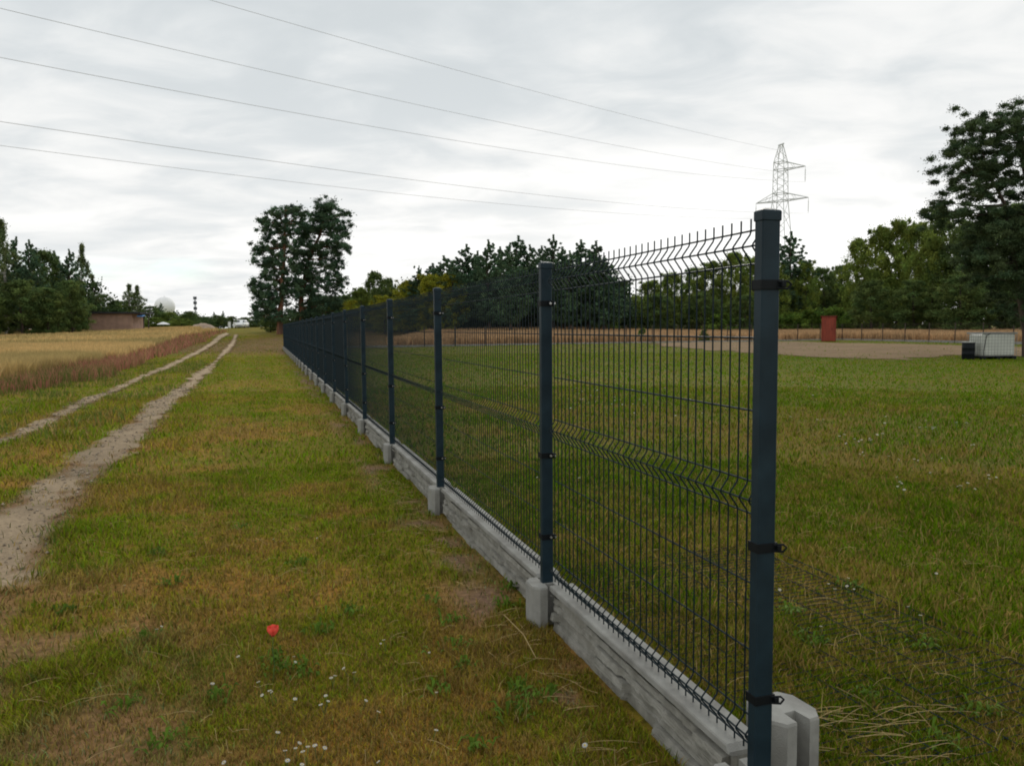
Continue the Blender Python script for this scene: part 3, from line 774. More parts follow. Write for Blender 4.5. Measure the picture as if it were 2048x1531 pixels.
def trunk_mb(h, r, limbs, rg, bend=.3, n=7, lr=.3):
    m = MB(); k = 7; b = (rg.random(2)-.5)*bend*2
    P = [(b[0]*math.sin(q/k*2.2)*q/k*h*.1, b[1]*math.sin(q/k*1.7)*q/k*h*.1, -.3 if q == 0 else q/k*h) for q in range(k+1)]
    m.tube(P, [r*(1.35 if q == 0 else (1-.88*(q/k)**1.1)) for q in range(k+1)], n)
    for c in limbs:
        c = np.array(c); zb = max(.15*h, c[2]-.25*math.hypot(c[0], c[1])-.05*h-.2*rg.random()*h*.3); t = min(zb/h, .95)
        i = int(t*k); f = t*k-i; i2 = min(i+1, k)
        s = np.array(P[i])*(1-f)+np.array(P[i2])*f; s[2] = zb
        mid = s*.5+c*.5+np.array([0, 0, -.04*h*.3]); rb_ = r*lr*(1-t*.6)
        m.tube([s, mid, c], [rb_, rb_*.6, rb_*.2], 5, caps=False)
    return m
def crown_pts(kind, h, w, rg):
    C = []; Rr = []
    if kind == 'pine':      # young plantation pine, pointed leader
        z = .16*h
        while z < .93*h:
            t = (z-.16*h)/(.84*h); Rm = w/2*min(1, 1.5*(1-t)**.85+.03)*(.85+.3*rg.random()); k = max(3, int(8*(1-t)+3))
            for q in range(k):
                a = rg.random()*6.28; L_ = Rm*(.6+.5*rg.random())
                for f in (.3, .6, .85, 1.0):
                    r = L_*f; C.append((r*math.cos(a), r*math.sin(a), z+.42*r*f+rg.normal()*.012*h)); Rr.append(w*(.085-.035*f)*(1.1-.75*t))
            z += .042*h
        for q in range(3): C.append((rg.normal()*.006*w, rg.normal()*.006*w, h*(.95+.02*q))); Rr.append(.030*w*(1-.2*q))
    elif kind == 'birch':
        for q in range(130):
            t = rg.random()**.85; z = h*(.18+.80*t); Rm = w/2*(math.sin(min(1, t*1.05+.12)*math.pi)**.6+.08)
            a = rg.random()*6.28; r = Rm*rg.random()**.6; C.append((r*math.cos(a), r*math.sin(a), z-.1*r)); Rr.append((.05+.055*rg.random())*w)
    elif kind == 'oldpine':
        for q in range(60):
            t = rg.random()**.8; z = h*(.32+.66*t); Rm = w/2*(.35+.75*math.sin(min(1, t+.2)*math.pi*.85))
            a = rg.random()*6.28; r = Rm*rg.random()**.55; C.append((r*math.cos(a), r*math.sin(a), z)); Rr.append((.08+.07*rg.random())*w)
    elif kind == 'bush':
        for q in range(46):
            t = rg.random(); z = h*(.04+.90*t); Rm = w/2*math.sqrt(max(.05, 1-(t*.95)**2.2))
            a = rg.random()*6.28; r = Rm*rg.random()**.5; C.append((r*math.cos(a), r*math.sin(a), z)); Rr.append((.09+.08*rg.random())*w)
    else:                    # broadleaf: lobed round crown from low down
        lob = [(rg.random()*6.28, .22+.72*rg.random()) for _ in range(9)]
        for q in range(170):
            t = rg.random()**.9; z = h*(.08+.88*t); Rm = w/2*(max(.0, 1-((t-.42)/.60)**2)**.55)
            a = rg.random()*6.28
            bump = max(math.exp(-((math.atan2(math.sin(a-l0), math.cos(a-l0)))**2)/.25-((t-l1)**2)/.02) for l0, l1 in lob)
            Rm *= .80+.34*bump
            r = Rm*rg.random()**.45; C.append((r*math.cos(a), r*math.sin(a), z+rg.normal()*.01*h)); Rr.append((.06+.062*rg.random())*w)
        for q in range(14):
            a = rg.random()*6.28; r = w*.28*rg.random(); C.append((r*math.cos(a), r*math.sin(a), h*(.93+.06*rg.random()))); Rr.append(.045*w)
    return C, Rr
KINDS = {'pine': dict(mat='needle', bark='bark', per=85, size=.27, asp=.42, flat=.8, colr=(.105, .175, .095)),
         'birch': dict(mat='leaf', bark='birch', per=150, size=.22, asp=.7, flat=1.15, colr=(.16, .205, .085)),
         'oldpine': dict(mat='needle', bark='pinebark', per=190, size=.36, asp=.34, flat=.55, colr=(.030, .056, .027)),
         'broad': dict(mat='leaf', bark='bark', per=190, size=.25, asp=.7, flat=.85, colr=(.20, .26, .055)),
         'lime': dict(mat='leaf', bark='bark', per=190, size=.25, asp=.7, flat=.85, colr=(.29, .30, .035)),
         'darkbroad': dict(mat='leaf', bark='bark', per=190, size=.25, asp=.7, flat=.85, colr=(.135, .19, .06)),
         'bush': dict(mat='leaf', bark='bark', per=120, size=.26, asp=.7, flat=.75, colr=(.12, .19, .035))}
protos = {}
def make_proto(kind, v, h, w):
    rg = np.random.default_rng(hash((kind, v)) % 1000 if False else sum(map(ord, kind))*7+v*131)
    K = KINDS[kind]; C, Rr = crown_pts(kind if kind in ('pine', 'birch', 'oldpine', 'bush') else 'broad', h, w, rg)
    V, F, cc = leaves_np(C, Rr, K['per'], K['size'], K['asp'], K['flat'], rg, colr=K['colr'])
    root = empty('tree', (0, 0, 0)); lim = [C[i] for i in rg.choice(len(C), min(16, len(C)), replace=False)]
    tr = trunk_mb(h*.93, .022*h if kind != 'bush' else .012*h, lim, rg).build('trunk', M[K['bark']], root)
    cr = npmesh('crown', V, None, F, M[K['mat']], root, colors=cc)
    return root, tr, cr
NAMES = {'pine': 'pine_tree', 'birch': 'birch_tree', 'oldpine': 'pine_tree', 'broad': 'broadleaf_tree', 'lime': 'broadleaf_tree', 'darkbroad': 'broadleaf_tree', 'bush': 'bush'}
def tree(kind, px, ptop, Z, wpx, label, group, v=0, drop=0.0):
    """stand a tree of a kind at depth Z so that its top reaches ptop"""
    top = at_depth(px, ptop, Z); gz_ = float(terr(top[0], top[1])); h = top[2]-gz_; w = wpx*Z/F
    key = (kind, v % 4)
    hh, w0 = {'pine': (12, 5.2), 'birch': (14, 6), 'oldpine': (16, 8), 'bush': (3, 4)}.get(kind, (12, 9))
    if key not in protos:
        protos[key] = make_proto(kind, v % 4, hh, w0); root, tr, cr = protos[key]; root.name = NAMES[kind]
    else:
        r0, t0, c0 = protos[key]; root = r0.copy(); col.objects.link(root); root.name = NAMES[kind]
        for q in (t0, c0): d = q.copy(); col.objects.link(d); d.parent = root
    root.location = (top[0], top[1], gz_-.05)
    root.rotation_euler = (0, 0, random.random()*6.28); root.scale = (w/w0, w/w0, h/hh)
    tag(root, label, 'bush' if kind == 'bush' else 'tree', group); return root
ORD = ['first', 'second', 'third', 'fourth', 'fifth', 'sixth', 'seventh', 'eighth', 'ninth', 'tenth', 'eleventh', 'twelfth', 'thirteenth', 'fourteenth', 'fifteenth', 'sixteenth', 'seventeenth', 'eighteenth', 'nineteenth', 'twentieth']
def row(lst, what, where, group, side='from the left'):
    ls = sorted(lst, key=lambda a: a[1])
    for k, a in enumerate(ls):
        lab = a[5] if len(a) > 5 else '%s, %s %s %s' % (what[a[0]], ORD[k], side, where)
        tree(*a[:5], lab, group, v=k)
WH = {'pine': 'dark pointed pine', 'birch': 'loose drooping birch', 'oldpine': 'dark flat topped pine', 'broad': 'olive green broadleaf tree', 'lime': 'bright yellow green tree', 'darkbroad': 'deep green bushy tree'}
# left wood beyond the gold field
row([('pine', -150, 430, 100, 90), ('pine', -75, 440, 102, 95), ('birch', 2, 438, 104, 80, 'tallest birch cut off by the picture edge in the left wood'), ('pine', 32, 472, 110, 75), ('pine', 58, 478, 105, 70), ('darkbroad', 88, 500, 112, 90),
     ('pine', 108, 500, 116, 60), ('pine', 138, 497, 112, 62), ('birch', 163, 487, 126, 48, 'slim birch at the right end of the left wood'), ('birch', 184, 548, 128, 34, 'short leaning birch above the left end of the pink shed'),
     ('darkbroad', 40, 560, 98, 110), ('darkbroad', 92, 575, 100, 95), ('darkbroad', 140, 560, 104, 90), ('darkbroad', -60, 560, 94, 130)],
    WH, 'in the left wood behind the gold field', 'trees of the left wood')
# behind the shed
row([('darkbroad', 206, 588, 150, 60), ('darkbroad', 236, 600, 165, 62), ('birch', 258, 566, 168, 50, 'tall two pointed birch rising behind the pink shed'), ('birch', 274, 570, 170, 44, 'lower birch just right of the tallest behind the shed'), ('darkbroad', 300, 612, 175, 58), ('pine', 321, 604, 180, 20, 'small pointed pine in front of the white dome'), ('broad', 338, 624, 178, 62),
     ('darkbroad', 378, 622, 185, 50), ('broad', 362, 636, 165, 60), ('broad', 310, 634, 165, 60)],
    WH, 'behind the pink shed and the parasol', 'trees behind the pink shed')
row([('darkbroad', 412, 633, 260, 36), ('darkbroad', 436, 630, 270, 44), ('pine', 428, 622, 275, 14, 'tiny pointed pine on the far tree line before the car'), ('pine', 446, 620, 275, 12, 'tiny pointed pine on the far tree line right above the car'), ('darkbroad', 462, 632, 280, 40), ('darkbroad', 488, 634, 290, 40), ('darkbroad', 512, 632, 280, 44), ('darkbroad', 535, 634, 270, 44), ('darkbroad', 395, 634, 250, 34)],
    WH, 'on the tree line behind the car', 'far tree line behind the car')
# right of the big pine
row([('darkbroad', 690, 590, 118, 60), ('broad', 722, 574, 112, 60), ('darkbroad', 748, 543, 116, 64), ('darkbroad', 775, 556, 120, 56), ('lime', 702, 600, 102, 50), ('lime', 815, 560, 96, 90), ('lime', 862, 548, 94, 90), ('lime', 900, 545, 93, 80), ('pine', 838, 530, 112, 44), ('lime', 768, 590, 98, 70)],
    WH, 'between big pine and copse', 'trees between the big pine and the copse')
# pine copse
cops = [(838, 545), (866, 525), (888, 510), (905, 520), (933, 487), (955, 500), (977, 478), (1000, 492), (1020, 484), (1037, 470), (1060, 488), (1084, 490), (1107, 468), (1125, 492), (1140, 500), (1162, 478), (1178, 498), (1192, 480), (1208, 510), (1222, 545)]
random.seed(5)
row([('pine', x, y, 86+random.random()*14+(6 if k % 2 else 0), 76+random.random()*22) for k, (x, y) in enumerate(cops)],
    WH, 'in the pine copse', 'pines of the copse')
# right trees
row([('darkbroad', 1262, 612, 130, 50), ('broad', 1300, 560, 106, 90), ('broad', 1345, 545, 108, 90), ('darkbroad', 1385, 535, 112, 80), ('broad', 1425, 522, 106, 100), ('broad', 1470, 505, 104, 90), ('broad', 1508, 512, 108, 90), ('broad', 1545, 525, 106, 90),
     ('darkbroad', 1320, 590, 100, 90), ('darkbroad', 1405, 585, 100, 100), ('darkbroad', 1490, 590, 98, 100)],
    WH, 'between copse and nearest post', 'trees right of the copse')
row([('pine', 1583, 462, 112, 100, 'tall pointed tree directly right of the nearest post and the pylon'), ('broad', 1612, 520, 110, 70), ('darkbroad', 1648, 535, 116, 80), ('darkbroad', 1680, 530, 120, 70), ('broad', 1718, 478, 104, 90), ('broad', 1760, 452, 100, 95), ('broad', 1800, 440, 98, 100),
     ('broad', 1835, 445, 96, 100), ('broad', 1868, 470, 90, 90), ('darkbroad', 1880, 415, 98, 90), ('darkbroad', 1930, 440, 88, 130), ('darkbroad', 1985, 425, 86, 150), ('darkbroad', 2040, 405, 84, 170), ('darkbroad', 2110, 440, 82, 160), ('broad', 2180, 430, 80, 170),
     ('darkbroad', 1745, 560, 92, 100), ('darkbroad', 1830, 560, 88, 110), ('darkbroad', 1925, 550, 82, 130)],
    WH, 'beyond the nearest post', 'trees behind the right side of the lawn')
# green bushes in front of them
for k, (px, pt, Z, w_) in enumerate([(1585, 622, 96, 60), (1625, 618, 96, 70), (1668, 612, 97, 70), (1705, 624, 95, 60), (1212, 630, 96, 60), (1540, 620, 97, 60), (1440, 625, 97, 70)]):
    tree('bush', px, pt, Z, w_, '%s low green bush from the left along the edge of the tan grain' % ORD[sorted([1585, 1625, 1668, 1705, 1212, 1540, 1440]).index(px)], 'bushes along the tan grain', v=k)
for px, pt, lab in ((1285, 655, 'left one of two young saplings at the end fence'), (1408, 657, 'right one of two young saplings at the end fence')):
    tree('bush', px, pt, 69, 20, lab, 'saplings at the end fence', v=1)
for k, (px, pt, Z, w_, kd, lab) in enumerate([(540, 618, 108, 56, 'darkbroad', 'dark bushy tree at the left foot of the big pine pair'), (640, 588, 110, 90, 'darkbroad', 'dark bushy tree at the right foot of the big pine pair'), (592, 622, 112, 70, 'darkbroad', 'low dark tree between the trunks of the big pine pair'), (668, 606, 106, 50, 'broad', 'olive bushy tree where the fence meets the big pine pair')]):
    tree(kd, px, pt, Z, w_, lab, None, v=k)
# dense wood behind everything so no daylight leaks low down
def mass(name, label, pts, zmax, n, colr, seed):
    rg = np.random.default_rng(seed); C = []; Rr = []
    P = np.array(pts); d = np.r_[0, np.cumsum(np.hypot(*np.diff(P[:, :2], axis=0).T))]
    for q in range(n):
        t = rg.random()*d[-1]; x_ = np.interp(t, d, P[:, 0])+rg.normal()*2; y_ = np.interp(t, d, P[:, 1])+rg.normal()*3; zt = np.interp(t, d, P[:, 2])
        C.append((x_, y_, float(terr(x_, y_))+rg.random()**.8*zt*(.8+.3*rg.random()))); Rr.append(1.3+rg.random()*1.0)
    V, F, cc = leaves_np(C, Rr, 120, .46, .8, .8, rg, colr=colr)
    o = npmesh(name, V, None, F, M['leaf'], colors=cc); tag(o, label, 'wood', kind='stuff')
def pp(px, Z, h): a = at_depth(px, 650, Z); return (a[0], Z, h)
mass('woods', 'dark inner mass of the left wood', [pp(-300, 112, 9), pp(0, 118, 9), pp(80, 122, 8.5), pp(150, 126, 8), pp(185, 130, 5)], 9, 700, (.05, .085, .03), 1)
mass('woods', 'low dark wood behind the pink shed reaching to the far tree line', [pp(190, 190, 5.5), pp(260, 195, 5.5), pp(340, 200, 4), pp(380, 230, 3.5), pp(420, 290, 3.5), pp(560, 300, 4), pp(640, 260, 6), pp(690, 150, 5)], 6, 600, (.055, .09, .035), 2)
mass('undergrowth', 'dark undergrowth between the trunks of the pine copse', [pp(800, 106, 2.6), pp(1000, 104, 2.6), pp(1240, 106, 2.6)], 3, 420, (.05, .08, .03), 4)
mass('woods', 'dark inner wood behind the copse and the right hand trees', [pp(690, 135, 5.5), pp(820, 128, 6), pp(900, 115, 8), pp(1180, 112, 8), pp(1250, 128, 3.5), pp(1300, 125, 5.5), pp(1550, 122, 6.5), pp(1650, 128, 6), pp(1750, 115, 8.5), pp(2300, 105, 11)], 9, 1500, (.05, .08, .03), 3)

# hand shaped pines
def shaped(name, label, trunks, clumps, Z, size, per, seed, rpx=22, depth=.5, extra=None, colr=(.085, .145, .080), bark='pinebark', kk=10, flat=.75):
    rg = np.random.default_rng(seed)
    b0_ = at_depth(trunks[0][0][0], trunks[0][0][1], Z); gz_ = float(terr(b0_[0], Z))
    root = empty(name, (b0_[0], Z, gz_), 0, label, 'tree')
    O = np.array([b0_[0], Z, gz_]); C = []; Rr = []
    wid = (max(c[0] for c in clumps)-min(c[0] for c in clumps))*Z/F
    for c in clumps:
        k = kk
        for q in range(k):
            dz = (rg.random()-.5)*wid*depth*(.35 if q == 0 else 1)
            p = at_depth(c[0]+rg.normal()*rpx*(.6 if q else .1), c[1]+rg.normal()*rpx*(.5 if q else .1), Z)-O; p[1] += dz
            C.append(p); Rr.append((c[2] if len(c) > 2 else rpx)*Z/F*(.42+.45*rg.random()))
    V, Fq, cc = leaves_np(C, Rr, per, size, .4, flat, rg, colr=colr)
    mb = MB()
    for tr, r0 in trunks_r(trunks):
        P = [at_depth(a, b, Z)-O for a, b in tr]; P[0][2] = -.3; P[0][0] = P[0][0]
        mb.tube(P, [r0*(1-.75*i/(len(P)-1)) for i in range(len(P))], 9)
    T = [[at_depth(a, b, Z)-O for a, b in tr] for tr, r0 in trunks_r(trunks)]
    for i in range(0, len(C), kk):
        c = C[i]; best = None
        for P in T:
            for a, b in zip(P[:-1], P[1:]):
                for f in (0, .25, .5, .75, 1):
                    p = a*(1-f)+b*f
                    if p[2] < c[2]+.2 or True:
                        dd_ = np.linalg.norm(p-c)+max(0, p[2]-c[2])*1.5
                        if best is None or dd_ < best[0]: best = (dd_, p)
        s = best[1]; mid = (s+c)/2+np.array([0, 0, -.1]); r0 = .028*Z/70+.02
        mb.tube([s, mid, c], [r0*1.8, r0, r0*.4], 5, caps=False)
    mb.build('trunk', M[bark], root)
    npmesh('crown', V, None, Fq, M['needle'], root, colors=cc)
    return root
def trunks_r(tr): return [(t[:-1], t[-1]) for t in tr]
z2 = lambda l: [(x/4.502+480, y/4.502+380) for x, y in l]
left_c = z2([(280, 190), (345, 205), (400, 170), (470, 155), (520, 185), (580, 215), (200, 255), (260, 280), (340, 280), (430, 260), (520, 270), (585, 300), (240, 345), (330, 360), (430, 350), (520, 350), (240, 430), (310, 440), (400, 450), (500, 440), (150, 508), (210, 490), (290, 530), (380, 540), (480, 530), (170, 545), (265, 615), (350, 640), (450, 620), (195, 665), (250, 650), (310, 720), (400, 720), (500, 710), (245, 770), (330, 790), (430, 800), (520, 800), (160, 810), (140, 850), (215, 850), (290, 860), (380, 860), (175, 900), (230, 925), (300, 950), (165, 945), (150, 1035), (200, 1020), (190, 1085), (160, 1105), (430, 880), (380, 930), (300, 1050), (330, 1120), (420, 1110), (500, 880), (260, 1010), (350, 1000)])
left_c = [(a, b+5) for a, b in left_c]
right_c = z2([(745, 120), (790, 110), (800, 150), (750, 175), (710, 225), (665, 245), (780, 225), (840, 250), (640, 310), (720, 300), (800, 300), (860, 320), (940, 205), (930, 265), (920, 330), (925, 385), (610, 400), (680, 340), (820, 370), (860, 430), (900, 465), (950, 482), (620, 480), (700, 480), (780, 470), (850, 510), (600, 560), (690, 560), (780, 560), (860, 570), (640, 640), (730, 640), (820, 640), (870, 640), (600, 720), (690, 720), (780, 730), (860, 740), (910, 780), (640, 800), (730, 810), (820, 820), (870, 830), (600, 880), (690, 890), (780, 900), (640, 960), (730, 970), (800, 980), (840, 1000), (850, 1050), (740, 1050), (670, 1070), (620, 1020), (560, 1090), (600, 1130), (700, 1130), (820, 1110), (880, 1000), (560, 900), (540, 820), (500, 1060), (640, 1160), (590, 330), (570, 400), (560, 470), (550, 560), (545, 640), (550, 700), (570, 780), (580, 850)])
right_c = [(a, b+5) for a, b in right_c]
shaped('pine_tree', 'left and broader of two big dark pines at the end of the fence', [[(559, 668), (562, 600), (568, 520), (572, 420), .42]], left_c, 100, .27, 150, 21, rpx=12.5)
shaped('pine_tree', 'right pine of the big pair, with a spire top and reddish trunk', [[(606, 668), (602, 600), (616, 520), (640, 470), (655, 408), .40]], right_c, 103, .27, 150, 22, rpx=12.5)
z5 = lambda l: [(x/2.734+1600, y/2.734+200) for x, y in l]
big_c = z5([(1010, 65), (950, 90), (900, 150), (960, 140), (1050, 120), (1120, 85), (1190, 70), (1250, 110), (1180, 150), (1090, 175), (835, 250), (900, 240), (870, 222), (960, 225), (1000, 270), (1060, 260), (1150, 260), (1220, 240), (810, 345), (860, 330), (900, 380), (835, 425), (950, 385), (1010, 350), (1080, 340), (1160, 330), (1240, 330), (1000, 425), (1080, 420), (1170, 410), (945, 465), (880, 495), (810, 535), (770, 590), (840, 555), (1010, 490), (1180, 500), (1240, 480), (880, 590), (760, 610), (1010, 610), (1060, 585), (1120, 575), (1210, 580), (1000, 700), (1100, 660), (1200, 650), (960, 780), (1060, 760), (1160, 760), (1240, 760), (900, 840), (1000, 860), (1100, 860), (1200, 860), (1100, 960), (1200, 960), (1240, 1040), (1150, 1050),
             (1320, 60), (1400, 120), (1330, 200), (1420, 260), (1330, 340), (1420, 420), (1330, 520), (1420, 600), (1330, 700), (1420, 800), (1330, 880), (1500, 300), (1500, 500), (1500, 700), (1280, 20), (1350, 960), (1450, 950), (1180, 860), (1230, 900), (1150, 920), (1230, 700), (1180, 1100), (1240, 1150), (1290, 1000), (1290, 800), (1050, 900), (960, 930), (1200, 1180), (1270, 600), (940, 690), (1040, 680), (1000, 740), (1080, 720), (1160, 700), (1230, 640), (1100, 800), (1180, 800), (950, 860), (1040, 820), (1140, 1000), (1230, 980), (1080, 940), (1180, 1150)])
big_c = [(a+6, b+8) for a, b in big_c]
shaped('pine_tree', 'large old pine at the right picture edge towering over the white tank', [[(2062, 722), (2060, 560), (2075, 420), (2050, 330), (2035, 240), .36], [(2072, 450), (2010, 410), (1985, 360), .14]], big_c, 34.5, .095, 430, 23, rpx=19, depth=.6, bark='bark', kk=9, flat=.62, colr=(.075, .112, .052))

# ------------------------------------------------------------------ left: shed, parasol, heap, gate posts, car, dome, mast
Zs_ = 120.0
a = at_depth(190, 652, Zs_); b_ = at_depth(277, 652, Zs_); zg = float(terr(a[0], Zs_)); zr = at_depth(230, 627, Zs_)[2]-zg
shed = empty('shed', ((a[0]+b_[0])/2, Zs_, zg), R(3), 'long low pink block shed with flat dark roof beyond the gold field', 'shed')
hw = (b_[0]-a[0])/2-.1
MB().box(-hw, hw, -2, 2, -.5, zr, .02).build('wall', M['pinkwall'], shed)
MB().add([(-hw-.5, -2.5, zr+.01), (hw+1.4, -2.5, zr-.10), (hw+1.4, 2.5, zr-.10), (-hw-.5, 2.5, zr+.01), (-hw-.5, -2.5, zr+.28), (hw+1.4, -2.5, zr+.16), (hw+1.4, 2.5, zr+.16), (-hw-.5, 2.5, zr+.28)], [(3, 2, 1, 0), (4, 5, 6, 7), (0, 1, 5, 4), (1, 2, 6, 5), (2, 3, 7, 6), (3, 0, 4, 7)]).build('roof', M['roofdark'], shed)
m = MB()
for k in (-.9, .9): m.box(hw+1.15, hw+1.27, k-.06, k+.06, -.3, zr-.12)
m.build('roof_support', M['bark'], shed)
o = MB(); aw = at_depth(282, 632, Zs_-1); 
o.add([(-.35, -.4, 0), (.45, -.4, -.06), (.45, .6, .12), (-.35, .6, .15), (-.35, -.4, -.2), (.45, -.4, -.25), (.45, .6, -.05), (-.35, .6, -.03)], [(0, 1, 2, 3), (4, 5, 1, 0), (7, 6, 5, 4), (1, 5, 6, 2), (3, 2, 6, 7), (0, 3, 7, 4)])
o = o.build('tarp', M['blue'], shed); o.location = (aw[0]-shed.location.x, -1.6, aw[2]-zg+.1)
# parasol
pa = at_depth(327, 650, 150); zg2 = float(terr(pa[0], 150)); ph = at_depth(327, 643.5, 150)[2]-zg2
par = empty('parasol', (pa[0], 150, zg2), 0, 'small white garden parasol between the shed and the car', 'parasol')
MB().tube([(0, 0, 0), (0, 0, ph)], .03, 6).build('pole', M['cage'], par)
m = MB(); m.lathe([(1.25, ph-.5), (1.2, ph-.42), (.6, ph-.15), (.02, ph)], 8); m.build('canopy', M['white'], par)
# gate posts / boards near the car
for k, (px, w_, lab) in enumerate(((459, 5, 'left one of two white gate boards beside the parked car'), (470, 6, 'right one of two white gate boards beside the parked car'))):
    p = at_depth(px, 654, 158); zg3 = float(terr(p[0], 158)); hgt = at_depth(px, 644, 158)[2]-zg3
    t_ = empty('gate_board', (p[0], 158, zg3), R(10), lab, 'gate', 'white gate boards by the car')
    MB().box(-w_*.05, w_*.05, -.03, .03, .1, hgt, .01).build('panel', M['white'], t_)
    m = MB()
    for q in (-1, 1): m.box(q*w_*.05-.05, q*w_*.05+.05, .035, .12, -.1, hgt+.1)
    m.build('post', M['cage'], t_)
hx = at_depth(405, 653, 150); rg = np.random.default_rng(9)
n = 26; u_, v_ = np.meshgrid(np.linspace(-1, 1, n), np.linspace(-1, 1, n)); hh_ = np.clip(1-u_**2-v_**2, 0, 1)**.7*(.8+.5*fbm(u_, v_, 3, 3))
q = (np.arange(n-1)[:, None]*n+np.arange(n-1)[None]).ravel()
zz0 = float(terr(hx[0], 150))
o = npmesh('soil_heap', np.stack([u_*2.6, v_*2, hh_*1.1-.05], -1).reshape(-1, 3), None, np.stack([q, q+1, q+n+1, q+n], -1), M['gravel'], loc=(hx[0], 150, zz0)); tag(o, 'low reddish heap of soil left of the gate boards', 'heap')
# far yellow-green field right of the car
cz = at_depth(484, 656, 140); zc = float(terr(cz[0], 140))
car = empty('car', (cz[0], 140, zc), R(186), 'white hatchback parked facing the camera at the end of the track', 'car')
def loft(secs):
    """secs: (y, [(x,z)...]) half outline mirrored"""
    mb = MB(); rings = []
    for y_, pr in secs:
        full = [(x_, y_, z_) for x_, z_ in pr]+[(-x_, y_, z_) for x_, z_ in reversed(pr)]
        rings.append(full)
    n_ = len(rings[0]); vs = [p for r_ in rings for p in r_]
    fs = [(i*n_+k, (i+1)*n_+k, (i+1)*n_+(k+1) % n_, i*n_+(k+1) % n_) for i in range(len(rings)-1) for k in range(n_)]
    fs += [tuple(range(n_)), tuple(range(len(vs)-1, len(vs)-n_-1, -1))]
    return mb.add(vs, fs)
body = loft([(-2.0, [(.0, .3), (.6, .3), (.78, .5), (.72, .85), (0, .92)]), (-1.85, [(0, .22), (.78, .22), (.86, .5), (.84, .92), (0, 1.0)]), (-.9, [(0, .2), (.86, .2), (.88, .55), (.86, .98), (0, 1.02)]), (1.0, [(0, .2), (.86, .2), (.88, .55), (.85, .95), (0, 1.0)]),
             (1.75, [(0, .22), (.82, .22), (.85, .5), (.78, .78), (0, .84)]), (2.0, [(0, .3), (.6, .3), (.72, .45), (.62, .66), (0, .7)])]).build('body', M['white'], car, smooth=True)
loft([(-1.75, [(0, .96), (.72, .95), (.62, 1.2), (0, 1.22)]), (-1.3, [(0, 1.0), (.80, .97), (.62, 1.40), (0, 1.46)]), (-.2, [(0, 1.0), (.82, .96), (.64, 1.44), (0, 1.50)]), (.35, [(0, .99), (.80, .95), (.62, 1.36), (0, 1.43)]), (1.1, [(0, .95), (.74, .93), (.70, .95), (0, .98)])]).build('roof', M['white'], car, smooth=True)
MB().add([(-.68, 1.06, .99), (.68, 1.06, .99), (.57, .42, 1.36), (-.57, .42, 1.36), (-.68, 1.02, .96), (.68, 1.02, .96), (.57, .38, 1.33), (-.57, .38, 1.33)], [(0, 1, 2, 3), (7, 6, 5, 4), (0, 4, 5, 1), (1, 5, 6, 2), (2, 6, 7, 3), (3, 7, 4, 0)]).build('windscreen', M['glass'], car)
for sg in (-1, 1):
    MB().add([(sg*.80, .95, .98), (sg*.825, -1.2, 1.0), (sg*.66, -1.05, 1.36), (sg*.655, .35, 1.34), (sg*.78, .95, .98), (sg*.80, -1.2, 1.0), (sg*.63, -1.05, 1.36), (sg*.62, .35, 1.34)], [(0, 1, 2, 3), (7, 6, 5, 4), (0, 4, 5, 1), (1, 5, 6, 2), (2, 6, 7, 3), (3, 7, 4, 0)]).build('side_window', M['glass'], car)
    MB().box(sg*.64-.14, sg*.64+.14, 1.80, 1.93, .60, .74, .02).build('headlight', M['lamp'], car)
    MB().box(sg*.93-.08, sg*.93+.08, .75, .85, .95, 1.08, .02).build('mirror', M['white'], car)
    for y_ in (-1.25, 1.3):
        w_ = MB().tube([(sg*.72, y_, .31), (sg*.90, y_, .31)], .31, 18).build('wheel', M['rubber'], car)
        MB().tube([(sg*.895, y_, .31), (sg*.91, y_, .31)], .19, 14).build('rim', M['zinc'], w_)
MB().box(-.45, .45, 1.93, 2.01, .36, .50, .01).build('grille', M['black'], car)
# radome
rc = at_depth(329.5, 613, 520); rr_ = 19.5*520/F
rd = empty('radome', (rc[0], 520, float(terr(rc[0], 520))), 0, 'large pale ball shaped radar dome above the trees on the left', 'radar dome')
zc_ = rc[2]-rd.location.z
m = MB(); prof = [(rr_*math.sin(q), zc_-rr_*math.cos(q)) for q in np.linspace(.35, math.pi-.02, 14)]
m.lathe(prof, 22); m.lathe([(.35, zc_+rr_-.1), (.3, zc_+rr_+.5), (.0, zc_+rr_+.6)], 8); m.build('dome', M['radome'], rd)
m = MB(); m.lathe([(3.6, -1), (3.2, zc_-rr_*.9)], 12); m.build('tower', M['radome'], rd)
# mast
mc = at_depth(391.5, 640, 420); mz = float(terr(mc[0], 420)); mt = at_depth(391.5, 593, 420)[2]-mz
ms = empty('mast', (mc[0], 420, mz), 0, 'thin dark mast with bands of antennas far behind the trees', 'mast')
m = MB()
for k in range(3):
    q = k*2.094; m.tube([(.45*math.cos(q), .45*math.sin(q), 0), (.32*math.cos(q), .32*math.sin(q), mt)], .10, 4)
nn = 22
for i in range(nn):
    for k in range(3):
        q, q2 = k*2.094, (k+1)*2.094; m.tube([(.4*math.cos(q), .4*math.sin(q), mt*i/nn), (.4*math.cos(q2), .4*math.sin(q2), mt*(i+1)/nn)], .06, 4)
m.build('lattice', M['mast'], ms)
for z_ in (mt-.6, mt-3.2, mt-6.2): 
    m = MB()
    for k in range(6): q = k*1.047; m.box(.75*math.cos(q)-.18, .75*math.cos(q)+.18, .75*math.sin(q)-.18, .75*math.sin(q)+.18, z_-.9, z_+.6, .02)
    m.build('antenna', M['mast'], ms)

